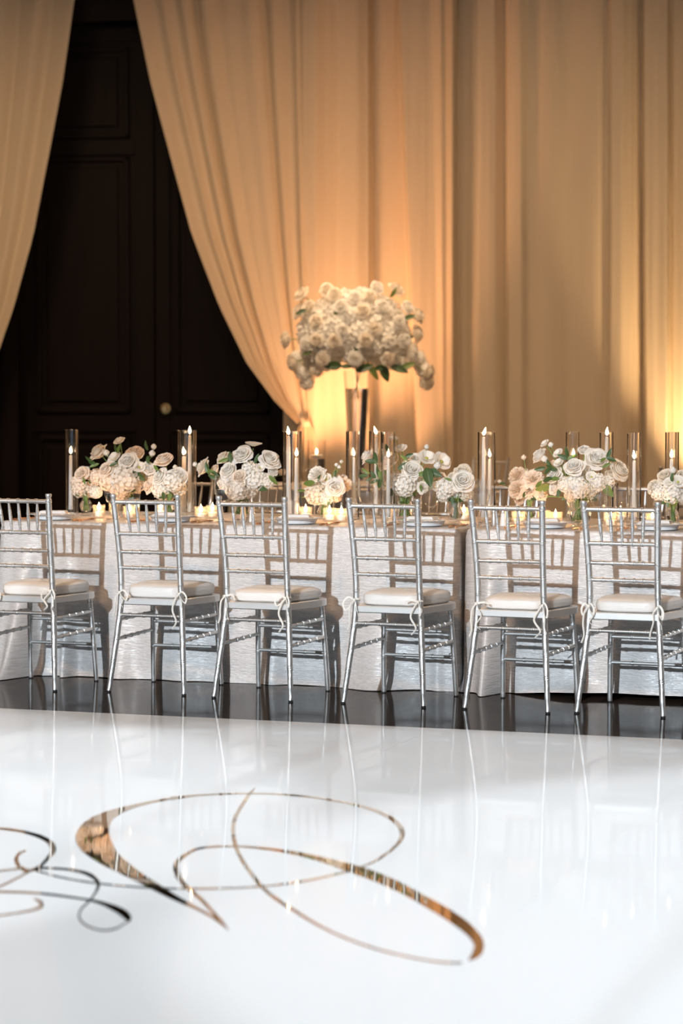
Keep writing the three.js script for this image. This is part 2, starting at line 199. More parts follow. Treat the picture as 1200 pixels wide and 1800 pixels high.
const MONO = {
  stem: [-3.021,-7.764,-3.014,-7.753, -3.016,-7.737,-3.004,-7.716, -3.012,-7.710,-2.995,-7.680, -3.007,-7.680,-2.985,-7.644, -3.002,-7.654,-2.978,-7.617, -2.995,-7.625,-2.971,-7.590, -2.981,-7.574,-2.958,-7.541, -2.957,-7.485,-2.933,-7.452, -2.926,-7.375,-2.903,-7.345, -2.897,-7.276,-2.875,-7.248, -2.874,-7.198,-2.853,-7.175, -2.851,-7.127,-2.832,-7.112, -2.824,-7.053,-2.809,-7.048, -2.794,-6.973,-2.781,-6.976, -2.760,-6.891,-2.751,-6.901, -2.726,-6.811,-2.719,-6.826, -2.692,-6.735,-2.687,-6.754, -2.656,-6.658,-2.654,-6.681, -2.615,-6.576,-2.616,-6.603, -2.567,-6.483,-2.569,-6.514, -2.515,-6.387,-2.518,-6.419, -2.464,-6.297,-2.468,-6.329, -2.418,-6.216,-2.422,-6.248, -2.372,-6.139,-2.377,-6.173, -2.325,-6.067,-2.332,-6.101, -2.275,-5.998,-2.283,-6.033, -2.225,-5.935,-2.232,-5.967, -2.179,-5.879,-2.186,-5.908, -2.141,-5.831,-2.147,-5.858, -2.107,-5.790,-2.113,-5.815, -2.073,-5.750,-2.078,-5.774, -2.039,-5.712,-2.044,-5.734, -2.005,-5.675,-2.010,-5.696, -1.970,-5.641,-1.975,-5.661, -1.935,-5.608,-1.940,-5.628, -1.899,-5.578,-1.904,-5.597, -1.865,-5.551,-1.870,-5.570, -1.834,-5.529,-1.838,-5.547, -1.804,-5.510,-1.808,-5.528, -1.773,-5.494,-1.778,-5.511, -1.740,-5.478,-1.744,-5.495, -1.706,-5.464,-1.711,-5.481, -1.678,-5.455,-1.682,-5.471, -1.656,-5.450,-1.661,-5.467, -1.640,-5.449,-1.645,-5.467, -1.626,-5.450,-1.632,-5.468, -1.615,-5.452,-1.621,-5.470, -1.607,-5.455,-1.612,-5.474, -1.598,-5.459,-1.604,-5.478],
  bowl: [-1.592,-5.493,-1.595,-5.499, -1.587,-5.505,-1.600,-5.532, -1.582,-5.518,-1.605,-5.564, -1.580,-5.540,-1.610,-5.590, -1.582,-5.571,-1.615,-5.612, -1.589,-5.609,-1.618,-5.632, -1.599,-5.653,-1.622,-5.647, -1.613,-5.697,-1.628,-5.664, -1.628,-5.739,-1.636,-5.684, -1.646,-5.780,-1.647,-5.709, -1.666,-5.821,-1.662,-5.738, -1.688,-5.863,-1.680,-5.770, -1.712,-5.905,-1.701,-5.805, -1.740,-5.950,-1.726,-5.844, -1.771,-5.996,-1.755,-5.887, -1.801,-6.041,-1.783,-5.929, -1.831,-6.082,-1.812,-5.968, -1.861,-6.121,-1.840,-6.007, -1.893,-6.162,-1.872,-6.049, -1.929,-6.209,-1.907,-6.096, -1.967,-6.259,-1.945,-6.146, -2.006,-6.308,-1.982,-6.192, -2.043,-6.352,-2.017,-6.234, -2.080,-6.395,-2.052,-6.273, -2.116,-6.434,-2.086,-6.310, -2.151,-6.469,-2.119,-6.343, -2.185,-6.500,-2.152,-6.374, -2.219,-6.529,-2.186,-6.406, -2.252,-6.554,-2.220,-6.438, -2.284,-6.576,-2.254,-6.470, -2.316,-6.597,-2.288,-6.502, -2.347,-6.618,-2.322,-6.532, -2.379,-6.637,-2.356,-6.562, -2.410,-6.654,-2.390,-6.588, -2.441,-6.669,-2.422,-6.611, -2.471,-6.683,-2.454,-6.630, -2.501,-6.694,-2.485,-6.647, -2.530,-6.703,-2.515,-6.661, -2.558,-6.711,-2.545,-6.673, -2.586,-6.716,-2.573,-6.681, -2.612,-6.719,-2.601,-6.688, -2.638,-6.720,-2.627,-6.691, -2.662,-6.717,-2.652,-6.691, -2.686,-6.711,-2.676,-6.686, -2.709,-6.702,-2.698,-6.677, -2.729,-6.691,-2.718,-6.665, -2.745,-6.678,-2.734,-6.652, -2.759,-6.663,-2.747,-6.637, -2.769,-6.644,-2.756,-6.616, -2.773,-6.619,-2.758,-6.591, -2.772,-6.591,-2.756,-6.561, -2.770,-6.561,-2.751,-6.527, -2.768,-6.527,-2.745,-6.489, -2.763,-6.490,-2.738,-6.449, -2.756,-6.452,-2.729,-6.414, -2.746,-6.413,-2.720,-6.387, -2.732,-6.373,-2.712,-6.364, -2.715,-6.331,-2.701,-6.339, -2.696,-6.288,-2.687,-6.308, -2.674,-6.245,-2.670,-6.273, -2.653,-6.205,-2.653,-6.239, -2.634,-6.172,-2.637,-6.208, -2.615,-6.141,-2.620,-6.179, -2.595,-6.111,-2.602,-6.149, -2.574,-6.081,-2.582,-6.118, -2.552,-6.051,-2.560,-6.086, -2.530,-6.020,-2.538,-6.054, -2.508,-5.989,-2.516,-6.023, -2.486,-5.958,-2.493,-5.991, -2.462,-5.925,-2.469,-5.957, -2.437,-5.887,-2.442,-5.917, -2.410,-5.847,-2.415,-5.875, -2.385,-5.809,-2.390,-5.835, -2.363,-5.774,-2.367,-5.799, -2.341,-5.741,-2.345,-5.765, -2.320,-5.708,-2.323,-5.731, -2.299,-5.676,-2.301,-5.694, -2.278,-5.645,-2.279,-5.657, -2.257,-5.614,-2.258,-5.621],
  swash_hair: [-3.189,-7.419,-3.218,-7.483, -3.173,-7.453,-3.199,-7.510, -3.157,-7.487,-3.179,-7.537, -3.138,-7.518,-3.156,-7.562, -3.112,-7.545,-3.128,-7.584, -3.082,-7.568,-3.097,-7.604, -3.052,-7.588,-3.066,-7.621, -3.023,-7.603,-3.036,-7.636, -2.993,-7.614,-3.006,-7.647, -2.962,-7.623,-2.975,-7.657, -2.931,-7.631,-2.943,-7.665, -2.898,-7.637,-2.911,-7.670, -2.864,-7.638,-2.877,-7.672, -2.829,-7.634,-2.841,-7.668, -2.791,-7.625,-2.803,-7.660, -2.753,-7.613,-2.765,-7.649, -2.713,-7.597,-2.725,-7.633, -2.671,-7.577,-2.683,-7.614, -2.632,-7.555,-2.644,-7.594, -2.595,-7.532,-2.607,-7.572, -2.559,-7.507,-2.572,-7.550, -2.527,-7.479,-2.540,-7.525, -2.497,-7.450,-2.510,-7.500, -2.469,-7.419,-2.483,-7.473, -2.442,-7.385,-2.456,-7.444, -2.414,-7.349,-2.429,-7.411, -2.388,-7.311,-2.402,-7.375, -2.364,-7.273,-2.377,-7.337, -2.343,-7.235,-2.353,-7.297, -2.323,-7.197,-2.330,-7.254, -2.306,-7.160,-2.308,-7.208, -2.292,-7.126,-2.288,-7.160, -2.280,-7.093,-2.269,-7.111, -2.269,-7.062,-2.253,-7.062, -2.260,-7.031,-2.240,-7.014, -2.251,-6.998,-2.230,-6.972, -2.243,-6.963,-2.223,-6.934, -2.236,-6.932,-2.217,-6.901, -2.230,-6.902,-2.213,-6.871, -2.225,-6.869,-2.209,-6.840, -2.220,-6.833,-2.205,-6.804, -2.215,-6.794,-2.202,-6.767, -2.212,-6.755,-2.199,-6.729, -2.209,-6.713,-2.197,-6.688, -2.207,-6.669,-2.196,-6.646, -2.206,-6.632,-2.196,-6.610, -2.206,-6.607,-2.196,-6.585, -2.207,-6.588,-2.198,-6.566, -2.209,-6.567,-2.200,-6.545, -2.213,-6.538,-2.204,-6.516, -2.218,-6.508,-2.209,-6.486, -2.223,-6.481,-2.214,-6.459, -2.227,-6.463,-2.218,-6.441, -2.231,-6.448,-2.222,-6.426, -2.239,-6.427,-2.230,-6.405, -2.251,-6.392,-2.242,-6.370, -2.266,-6.350,-2.257,-6.328, -2.283,-6.312,-2.274,-6.290, -2.299,-6.281,-2.290,-6.259, -2.316,-6.252,-2.307,-6.230, -2.335,-6.226,-2.326,-6.204, -2.358,-6.200,-2.349,-6.178, -2.383,-6.176,-2.374,-6.154, -2.409,-6.154,-2.400,-6.133, -2.434,-6.136,-2.425,-6.114, -2.460,-6.120,-2.451,-6.099, -2.490,-6.105,-2.481,-6.084, -2.528,-6.090,-2.519,-6.068, -2.570,-6.076,-2.561,-6.054, -2.608,-6.064,-2.599,-6.043, -2.637,-6.058,-2.628,-6.036, -2.662,-6.055,-2.653,-6.033, -2.688,-6.053,-2.679,-6.031, -2.716,-6.052,-2.707,-6.031, -2.745,-6.053,-2.736,-6.032, -2.775,-6.056,-2.765,-6.034, -2.805,-6.060,-2.796,-6.038, -2.837,-6.065,-2.827,-6.044, -2.869,-6.074,-2.860,-6.052, -2.905,-6.086,-2.895,-6.064, -2.942,-6.101,-2.933,-6.079, -2.978,-6.117,-2.968,-6.095, -3.011,-6.135,-3.001,-6.113, -3.042,-6.156,-3.033,-6.133, -3.074,-6.176,-3.065,-6.154],
  curl_a: [-3.549,-6.725,-3.563,-6.752, -3.518,-6.726,-3.533,-6.756, -3.487,-6.726,-3.504,-6.760, -3.458,-6.725,-3.476,-6.761, -3.432,-6.719,-3.450,-6.757, -3.408,-6.711,-3.426,-6.750, -3.384,-6.700,-3.403,-6.741, -3.360,-6.686,-3.379,-6.730, -3.335,-6.669,-3.356,-6.717, -3.312,-6.651,-3.334,-6.703, -3.290,-6.632,-3.313,-6.688, -3.269,-6.611,-3.293,-6.671, -3.250,-6.590,-3.273,-6.652, -3.232,-6.568,-3.253,-6.631, -3.216,-6.545,-3.234,-6.607, -3.202,-6.524,-3.216,-6.583, -3.192,-6.508,-3.199,-6.557, -3.185,-6.496,-3.183,-6.529, -3.178,-6.484,-3.167,-6.500, -3.172,-6.472,-3.154,-6.472, -3.166,-6.460,-3.142,-6.443, -3.158,-6.443,-3.131,-6.415, -3.149,-6.419,-3.123,-6.387, -3.139,-6.390,-3.115,-6.359, -3.129,-6.358,-3.107,-6.329, -3.117,-6.322,-3.097,-6.296, -3.106,-6.285,-3.086,-6.259, -3.097,-6.253,-3.077,-6.225, -3.092,-6.227,-3.073,-6.196, -3.090,-6.204,-3.070,-6.171, -3.090,-6.187,-3.070,-6.152, -3.093,-6.178,-3.072,-6.139, -3.098,-6.175,-3.077,-6.132, -3.105,-6.178,-3.086,-6.133, -3.117,-6.189,-3.101,-6.146, -3.133,-6.209,-3.120,-6.167, -3.149,-6.229,-3.139,-6.192, -3.163,-6.252,-3.159,-6.221, -3.179,-6.276,-3.180,-6.255, -3.190,-6.297,-3.200,-6.290, -3.199,-6.315,-3.216,-6.325, -3.209,-6.336,-3.227,-6.355, -3.216,-6.355,-3.236,-6.380, -3.221,-6.371,-3.240,-6.400, -3.223,-6.385,-3.242,-6.416, -3.225,-6.398,-3.242,-6.427, -3.227,-6.409,-3.241,-6.433, -3.228,-6.417,-3.238,-6.436, -3.229,-6.427,-3.236,-6.438],
  curl_b: [-3.080,-5.835,-3.091,-5.855, -3.070,-5.862,-3.082,-5.882, -3.060,-5.889,-3.072,-5.909, -3.054,-5.918,-3.065,-5.938, -3.053,-5.950,-3.065,-5.969, -3.056,-5.985,-3.068,-6.003, -3.060,-6.017,-3.072,-6.036, -3.063,-6.049,-3.075,-6.067, -3.066,-6.079,-3.078,-6.097, -3.069,-6.105,-3.081,-6.124, -3.071,-6.125,-3.083,-6.145, -3.072,-6.140,-3.086,-6.162, -3.072,-6.153,-3.086,-6.178, -3.069,-6.167,-3.084,-6.193, -3.064,-6.178,-3.080,-6.207, -3.057,-6.187,-3.072,-6.217, -3.046,-6.192,-3.061,-6.223, -3.032,-6.195,-3.047,-6.226, -3.017,-6.196,-3.031,-6.227, -3.002,-6.196,-3.017,-6.227, -2.986,-6.194,-3.001,-6.226, -2.969,-6.189,-2.984,-6.223, -2.950,-6.180,-2.966,-6.217, -2.929,-6.169,-2.946,-6.210, -2.910,-6.155,-2.927,-6.199, -2.894,-6.140,-2.910,-6.185, -2.879,-6.124,-2.893,-6.169, -2.864,-6.107,-2.878,-6.151, -2.851,-6.091,-2.863,-6.132, -2.841,-6.076,-2.848,-6.111, -2.832,-6.063,-2.832,-6.085, -2.823,-6.048,-2.817,-6.056, -2.814,-6.029,-2.804,-6.027, -2.804,-6.006,-2.792,-5.998, -2.794,-5.980,-2.782,-5.969, -2.783,-5.951,-2.772,-5.940, -2.773,-5.921,-2.763,-5.909, -2.763,-5.888,-2.753,-5.876, -2.753,-5.853,-2.743,-5.841, -2.744,-5.821,-2.734,-5.808, -2.737,-5.790,-2.727,-5.777, -2.731,-5.761,-2.721,-5.748, -2.723,-5.731,-2.714,-5.721, -2.712,-5.700,-2.705,-5.694, -2.700,-5.671,-2.694,-5.669, -2.687,-5.642,-2.684,-5.646, -2.673,-5.616,-2.672,-5.624, -2.658,-5.592,-2.659,-5.604, -2.643,-5.571,-2.646,-5.585, -2.627,-5.552,-2.632,-5.568, -2.611,-5.535,-2.616,-5.552, -2.595,-5.522,-2.601,-5.539, -2.578,-5.511,-2.586,-5.529, -2.562,-5.503,-2.570,-5.521, -2.549,-5.502,-2.557,-5.520, -2.540,-5.508,-2.548,-5.526, -2.533,-5.520,-2.542,-5.538, -2.529,-5.538,-2.538,-5.554, -2.530,-5.561,-2.538,-5.575, -2.534,-5.589,-2.541,-5.600, -2.537,-5.617,-2.544,-5.626],
  curl_c: [-3.083,-5.840,-3.096,-5.864, -3.061,-5.842,-3.074,-5.868, -3.039,-5.845,-3.053,-5.872, -3.018,-5.848,-3.032,-5.875, -2.999,-5.852,-3.013,-5.880, -2.980,-5.857,-2.994,-5.884, -2.960,-5.860,-2.974,-5.888, -2.940,-5.862,-2.953,-5.890, -2.919,-5.863,-2.932,-5.890, -2.897,-5.862,-2.910,-5.890, -2.875,-5.859,-2.887,-5.887, -2.852,-5.855,-2.864,-5.883, -2.828,-5.850,-2.840,-5.878, -2.804,-5.845,-2.816,-5.872, -2.779,-5.839,-2.791,-5.865, -2.756,-5.832,-2.768,-5.859, -2.737,-5.824,-2.750,-5.854, -2.720,-5.814,-2.734,-5.848, -2.701,-5.801,-2.717,-5.841, -2.679,-5.783,-2.696,-5.829, -2.655,-5.760,-2.675,-5.815, -2.634,-5.739,-2.655,-5.802, -2.616,-5.721,-2.639,-5.789, -2.602,-5.705,-2.625,-5.777, -2.589,-5.689,-2.610,-5.762, -2.577,-5.675,-2.596,-5.746, -2.567,-5.661,-2.582,-5.727, -2.560,-5.652,-2.568,-5.706, -2.556,-5.648,-2.555,-5.683, -2.553,-5.646,-2.545,-5.660, -2.550,-5.642,-2.539,-5.642, -2.547,-5.638,-2.534,-5.627, -2.543,-5.629,-2.534,-5.619, -2.538,-5.618,-2.534,-5.614],
  curl_d: [-2.893,-5.801,-2.898,-5.813, -2.880,-5.787,-2.889,-5.809, -2.868,-5.774,-2.880,-5.804, -2.859,-5.762,-2.869,-5.795, -2.853,-5.753,-2.858,-5.780, -2.849,-5.746,-2.846,-5.761, -2.846,-5.741,-2.835,-5.740, -2.844,-5.736,-2.826,-5.719, -2.841,-5.728,-2.822,-5.702, -2.839,-5.716,-2.821,-5.688, -2.839,-5.702,-2.823,-5.675, -2.841,-5.687,-2.828,-5.663, -2.845,-5.672,-2.833,-5.650, -2.851,-5.657,-2.840,-5.637, -2.857,-5.643,-2.847,-5.623, -2.865,-5.629,-2.855,-5.611, -2.872,-5.619,-2.862,-5.600, -2.880,-5.609,-2.870,-5.590, -2.890,-5.598,-2.880,-5.580, -2.904,-5.586,-2.894,-5.568, -2.920,-5.573,-2.910,-5.555, -2.936,-5.560,-2.926,-5.542],
  curl_e: [-3.192,-6.047,-3.204,-6.069, -3.179,-6.071,-3.191,-6.092, -3.166,-6.094,-3.178,-6.116, -3.154,-6.113,-3.166,-6.135, -3.146,-6.126,-3.158,-6.148, -3.140,-6.134,-3.152,-6.156, -3.133,-6.142,-3.145,-6.165, -3.126,-6.153,-3.138,-6.175, -3.117,-6.163,-3.129,-6.185, -3.109,-6.173,-3.121,-6.196],
  swash: [-2.257,-5.618,-2.257,-5.618, -2.286,-5.654,-2.290,-5.666, -2.315,-5.691,-2.323,-5.715, -2.343,-5.726,-2.355,-5.759, -2.371,-5.758,-2.383,-5.792, -2.398,-5.787,-2.410,-5.819, -2.430,-5.819,-2.439,-5.849, -2.465,-5.851,-2.472,-5.885, -2.504,-5.885,-2.508,-5.925, -2.549,-5.927,-2.547,-5.968, -2.607,-5.984,-2.591,-6.019, -2.672,-6.050,-2.639,-6.075, -2.730,-6.109,-2.682,-6.126, -2.774,-6.154,-2.715,-6.165, -2.811,-6.190,-2.743,-6.198, -2.845,-6.225,-2.771,-6.233, -2.879,-6.258,-2.804,-6.275, -2.910,-6.289,-2.838,-6.320, -2.945,-6.325,-2.871,-6.365, -2.987,-6.373,-2.902,-6.406, -3.032,-6.427,-2.931,-6.445, -3.072,-6.479,-2.960,-6.489, -3.103,-6.524,-2.991,-6.539, -3.129,-6.566,-3.021,-6.593, -3.152,-6.608,-3.050,-6.644, -3.174,-6.650,-3.074,-6.687, -3.194,-6.690,-3.095,-6.727, -3.212,-6.731,-3.115,-6.765, -3.228,-6.773,-3.133,-6.802, -3.244,-6.815,-3.149,-6.837, -3.258,-6.859,-3.165,-6.875, -3.271,-6.904,-3.182,-6.917, -3.283,-6.950,-3.199,-6.963, -3.292,-6.995,-3.213,-7.006, -3.298,-7.038,-3.224,-7.044, -3.300,-7.078,-3.231,-7.081, -3.301,-7.118,-3.236,-7.117, -3.300,-7.154,-3.240,-7.155, -3.296,-7.189,-3.242,-7.194, -3.290,-7.227,-3.241,-7.232, -3.281,-7.270,-3.237,-7.269, -3.269,-7.315,-3.230,-7.306, -3.256,-7.359,-3.222,-7.341, -3.243,-7.398,-3.213,-7.372, -3.228,-7.435,-3.204,-7.401, -3.213,-7.473,-3.194,-7.430],
};
// ---------------------------------------------------------------- room shell (wall frame: s along the draped wall, z out of it)
const WY = THREE.MathUtils.degToRad(12.7), WO = V(-6.906, 0, -19.83);
const W = (s, h, z) => V(WO.x + s * Math.cos(WY) + z * Math.sin(WY), h, WO.z - s * Math.sin(WY) + z * Math.cos(WY));
function onWall(o, s = 0, h = 0, z = 0) { o.position.copy(W(s, h, z)); o.rotation.y = WY; return o; }
const XL = -9, XR = 11, ZF = 26, HC = 6.6, DL = -2.98, DR = -0.38, DH = 4.71;

const floorGeo = box(XR - XL + 0.6, 0.2, ZF + 0.9, (XL + XR) / 2, -0.1, ZF / 2 - 0.15);
{ const p = floorGeo.attributes.position, uv = floorGeo.attributes.uv; for (let i = 0; i < p.count; i++) uv.setXY(i, p.getX(i), p.getZ(i)); }
onWall(struct('floor', floorGeo, mat.floor));
onWall(struct('ceiling', box(XR - XL + 0.6, 0.2, ZF + 0.9, (XL + XR) / 2, HC + 0.1, ZF / 2 - 0.15), mat.plaster));
onWall(struct('wall_left', box(0.3, HC, ZF + 0.3, XL - 0.15, HC / 2, ZF / 2 - 0.15), mat.sideWall));
onWall(struct('wall_right', box(0.3, HC, ZF + 0.3, XR + 0.15, HC / 2, ZF / 2 - 0.15), mat.sideWall));
// draped wall: dark panelling with a tall doorway
function wallWith(x0, x1, h, hole, depth) {
  const sh = new THREE.Shape([[x0, 0], [x1, 0], [x1, h], [x0, h]].map(([a, b]) => new THREE.Vector2(a, b)));
  const [a, b, c, d] = hole; sh.holes.push(new THREE.Path([[a, b], [c, b], [c, d], [a, d]].map(([p, q]) => new THREE.Vector2(p, q))));
  return new THREE.ExtrudeGeometry(sh, { depth, bevelEnabled: false });
}
onWall(struct('wall_back', wallWith(XL, XR, HC, [DL, 0.001, DR, DH], 0.3).translate(0, 0, -0.32), mat.wood));
// window wall behind the photographer
const WL = -8, WR = 8, SILL = 0.4, HEAD = 5.6;
onWall(struct('wall_front', wallWith(XL, XR, HC, [WL, SILL, WR, HEAD], 0.3).translate(0, 0, ZF), mat.plaster));
{
  const bars = [box(WR - WL, 0.05, 0.06, 0, SILL + 0.025, 0), box(WR - WL, 0.05, 0.06, 0, HEAD - 0.025, 0)];
  for (let k = 0; k <= 8; k++) bars.push(box(0.035, HEAD - SILL, 0.06, clamp(WL + 2 * k, WL + 0.02, WR - 0.02), (SILL + HEAD) / 2, 0));
  const w = onWall(struct('window_1', bars, mat.black), 0, 0, ZF + 0.15);
  for (let k = 0; k < 8; k++) struct('pane', box(1.95, HEAD - SILL - 0.1, 0.004, WL + 2 * k + 1, (SILL + HEAD) / 2, 0), mat.glass, w);
}
// door casing and two tall leaves, each with raised panels
{
  const casing = onWall(struct('trim_1', [box(0.14, DH, 0.08, DL + 0.05, DH / 2, -0.02), box(0.14, DH, 0.08, DR - 0.05, DH / 2, -0.02), box(DR - DL + 0.3, 0.2, 0.1, (DL + DR) / 2, DH + 0.06, -0.02), box(DR - DL + 0.4, 0.05, 0.16, (DL + DR) / 2, DH + 0.18, 0.01)], mat.wood));
  casing.userData.kind = 'structure';
}
function doorLeaf(name, s0, s1, knobSide) {
  const w = s1 - s0, leaf = onWall(struct(name, [box(w, DH, 0.05, w / 2, DH / 2, 0)], mat.wood), s0, 0, -0.24);
  const px0 = 0.17, px1 = w - 0.22, rows = [[0.22, 1.06], [1.26, 3.52], [3.68, 4.48]];
  struct('stile', box(0.13, DH, 0.02, 0.065, DH / 2, 0.034, 0.004), mat.wood, leaf); struct('stile', box(0.17, DH, 0.02, w - 0.085, DH / 2, 0.034, 0.004), mat.wood, leaf);
  for (const y of [0.1, 1.16, 3.60, 4.6]) struct('rail', box(w - 0.30, y > 4 ? 0.16 : y < 1 ? 0.2 : 0.14, 0.02, w / 2 - 0.02, y, 0.034, 0.004), mat.wood, leaf);
  for (const [a, b] of rows) {
    const m = 0.045, fr = [box(px1 - px0, m, 0.025, (px0 + px1) / 2, a + m / 2, 0.04, 0.008), box(px1 - px0, m, 0.025, (px0 + px1) / 2, b - m / 2, 0.04, 0.008), box(m, b - a, 0.025, px0 + m / 2, (a + b) / 2, 0.04, 0.008), box(m, b - a, 0.025, px1 - m / 2, (a + b) / 2, 0.04, 0.008)];
    struct('moulding', fr, mat.wood, leaf);
    struct('panel', box(px1 - px0 - 0.2, b - a - 0.2, 0.024, (px0 + px1) / 2, (a + b) / 2, 0.034, 0.01), mat.wood, leaf);
  }
  if (knobSide) { const g = lathe([[0, 0], [0.045, 0], [0.045, 0.006], [0.014, 0.01], [0.013, 0.035], [0.03, 0.045], [0.036, 0.06], [0.028, 0.075], [0, 0.08]], 24).rotateX(Math.PI / 2).translate(0.085, 1.30, 0.044); const k = struct('door_knob', g, mat.brass, leaf); k.userData.label = 'round brass knob'; }
}
doorLeaf('door_1', -2.915, -1.684, false);
doorLeaf('door_2', -1.672, -0.445, true);
onWall(struct('wall_behind_door', box(DR - DL + 0.5, DH + 0.3, 0.05, (DL + DR) / 2, DH / 2, -0.36), mat.wood));

// ---------------------------------------------------------------- drapes
// hanging folds: [position at y of frame top, position at table height, depth] in steps of 4.9 mm / cm
const FOLDS = [[500, 500, 6], [525, 525, 11], [540, 538, 15], [560, 560, 16], [580, 580, 11], [597, 598, 8], [628, 630, 9], [653, 655, 16], [658, 659, 4], [690, 712, 2], [700, 729, 0.5], [705, 739, 12], [735, 768, 11], [760, 778, 10], [779, 785, 13], [783, 788, 11], [801, 801, 17], [806, 808, 3], [813, 815, 4], [845, 845, 9], [870, 872, 8], [888, 892, 3], [893, 897, 10], [915, 920, 12], [930, 932, 8], [965, 965, 9], [1000, 1000, 7], [1050, 1050, 8], [1066, 1066, 6], [1072, 1072, 10], [1090, 1090, 11], [1105, 1105, 8], [1113, 1114, 5], [1121, 1131, 1], [1126, 1135, 9], [1150, 1150, 11], [1168, 1172, 14], [1171, 1176, 6], [1178, 1182, 9], [1200, 1200, 13], [1218, 1220, 7], [1245, 1245, 11], [1262, 1264, 4], [1290, 1290, 12], [1330, 1332, 6], [1342, 1344, 13], [1390, 1390, 8], [1420, 1420, 12], [1480, 1480, 5], [1520, 1520, 13], [1600, 1600, 7], [1660, 1660, 11], [1720, 1720, 6]];
function foldDepth(k, h) {                       // k along the wall in steps
  const t = clamp((4.85 - h) / 3.95, -0.4, 1.25), at = f => f[0] + (f[1] - f[0]) * t;
  let i = 0; while (i < FOLDS.length - 2 && k > at(FOLDS[i + 1])) i++;
  const a = FOLDS[i], b = FOLDS[i + 1], x = clamp((k - at(a)) / (at(b) - at(a)), 0, 1), e = x * x * (3 - 2 * x);
  return (a[2] + (b[2] - a[2]) * lerp(x, e, 0.65)) * 0.0155 + 0.012 * n2(k * 0.05, h * 0.35) + 0.006 * n2(k * 0.16 + 40, h * 0.8);
}
function hangingDrape(label, k0, k1, zoff) {
  const nu = Math.round((k1 - k0) / 2.2), g = grid(nu, 46, (a, b) => { const k = lerp(k0, k1, a), h = lerp(HC - 0.15, 0.015, b); return [(k - 600) * 0.0049, h, 0.03 + zoff + foldDepth(k, h)]; }, (a, b) => [lerp(k0, k1, a) * 0.0049, b * 6.4]);
  onWall(single('drape_panel', g, mat.drape, label, 'drape', 'drapes hanging along the back wall'));
}
hangingDrape('beige drape panel hanging straight behind the tall flower centrepiece', 500, 806.5, 0);
hangingDrape('wide beige drape panel hanging between the centrepiece and the right edge', 806, 1125, 0.012);
hangingDrape('beige drape panel at the far right, brightest lit near its foot', 1124, 1720, 0);

const GATHER = [[0, 1], [0.74, 0.894], [1.36, 0.778], [2.05, 0.646], [2.67, 0.48], [3.16, 0.315], [3.485, 0.149], [3.683, 0.012], [3.72, 0]];
const gather = h => h > 4.85 ? 1 + (h - 4.85) * 0.143 : table(GATHER, clamp(4.85 - h, 0, 3.72));
function tiedDrape(label, s0, s1, tieS, pleats) {
  const tieH = 1.167, zT = 0.34;
  const t = thing('tied_drape', label, 'drape', [0, 0, 0], 0, 'tied back drapes at the doorway'); onWall(t, tieS, 0, 0);
  const depth = (f, h) => { let z = 0; for (const [c, w, a] of pleats) z += a * Math.exp(-(((f - c) / w) ** 2)); return z; };
  const up = grid(150, 60, (f, b) => {
    const h = lerp(HC - 0.15, tieH, b < 0.7 ? b * 0.82 / 0.7 : 0.82 + (b - 0.7) * 0.18 / 0.3), g = gather(h), k = clamp(1 - g, 0, 1);
    const x = (lerp(s0, s1, f) - tieS) * g + (f - 0.5) * 0.09 * k * Math.sign(s1 - s0);
    const z = 0.2 + (zT - 0.2) * k + depth(f, h) * lerp(1, 0.3, k * k) + 0.035 * k * k * Math.cos((f - 0.5) * 3) + 0.006 * n2(f * 30, h);
    return [x, h, z];
  }, (f, b) => [f * 1.5, b * 5.5]);
  part('gathered_cloth', up, mat.drape, t);
  const low = grid(110, 26, (f, b) => {
    const h = lerp(tieH, 0.015, b), k = Math.pow(b, 0.6), w = 0.09 + 0.30 * k;
    return [(f - 0.5) * w * Math.sign(s1 - s0) + 0.02 * k, h, zT + 0.03 * Math.cos((f - 0.5) * 3) - 0.06 * k + (0.012 + 0.028 * k) * Math.sin(f * 31 + 0.6 * Math.sin(f * 9)) + 0.01 * n2(f * 20, h * 3)];
  }, (f, b) => [f * 0.8, b * 1.2]);
  part('hanging_tail', low, mat.drape, t);
  const band = grid(40, 6, (a, b) => { const q = a * 2 * Math.PI; return [0.047 * Math.cos(q), tieH - 0.02 + 0.04 * b, zT + 0.012 + 0.05 * Math.sin(q)]; }, (a, b) => [a * 0.35, b * 0.06], true);
  part('tieback', band, mat.drape, t);
}
tiedDrape('long beige drape swept from the top centre to a tie right of the dark doors', -1.778, -0.30, -0.274,
  [[0.0, 0.07, 0.05], [0.10, 0.035, -0.015], [0.17, 0.03, 0.03], [0.23, 0.03, -0.02], [0.29, 0.03, 0.03], [0.355, 0.02, -0.05], [0.42, 0.05, 0.05], [0.56, 0.07, 0.02], [0.68, 0.05, 0.03], [0.765, 0.02, -0.045], [0.82, 0.03, 0.03], [0.90, 0.03, -0.02], [0.96, 0.025, 0.04]]);
tiedDrape('long beige drape at the left edge, swept back left of the dark doors', -2.282, -4.15, -3.36,
  [[0.0, 0.06, 0.05], [0.11, 0.03, -0.03], [0.18, 0.04, 0.04], [0.27, 0.025, -0.035], [0.36, 0.05, 0.05], [0.47, 0.03, -0.04], [0.56, 0.05, 0.04], [0.68, 0.04, -0.03], [0.8, 0.05, 0.04], [0.92, 0.04, -0.02]]);

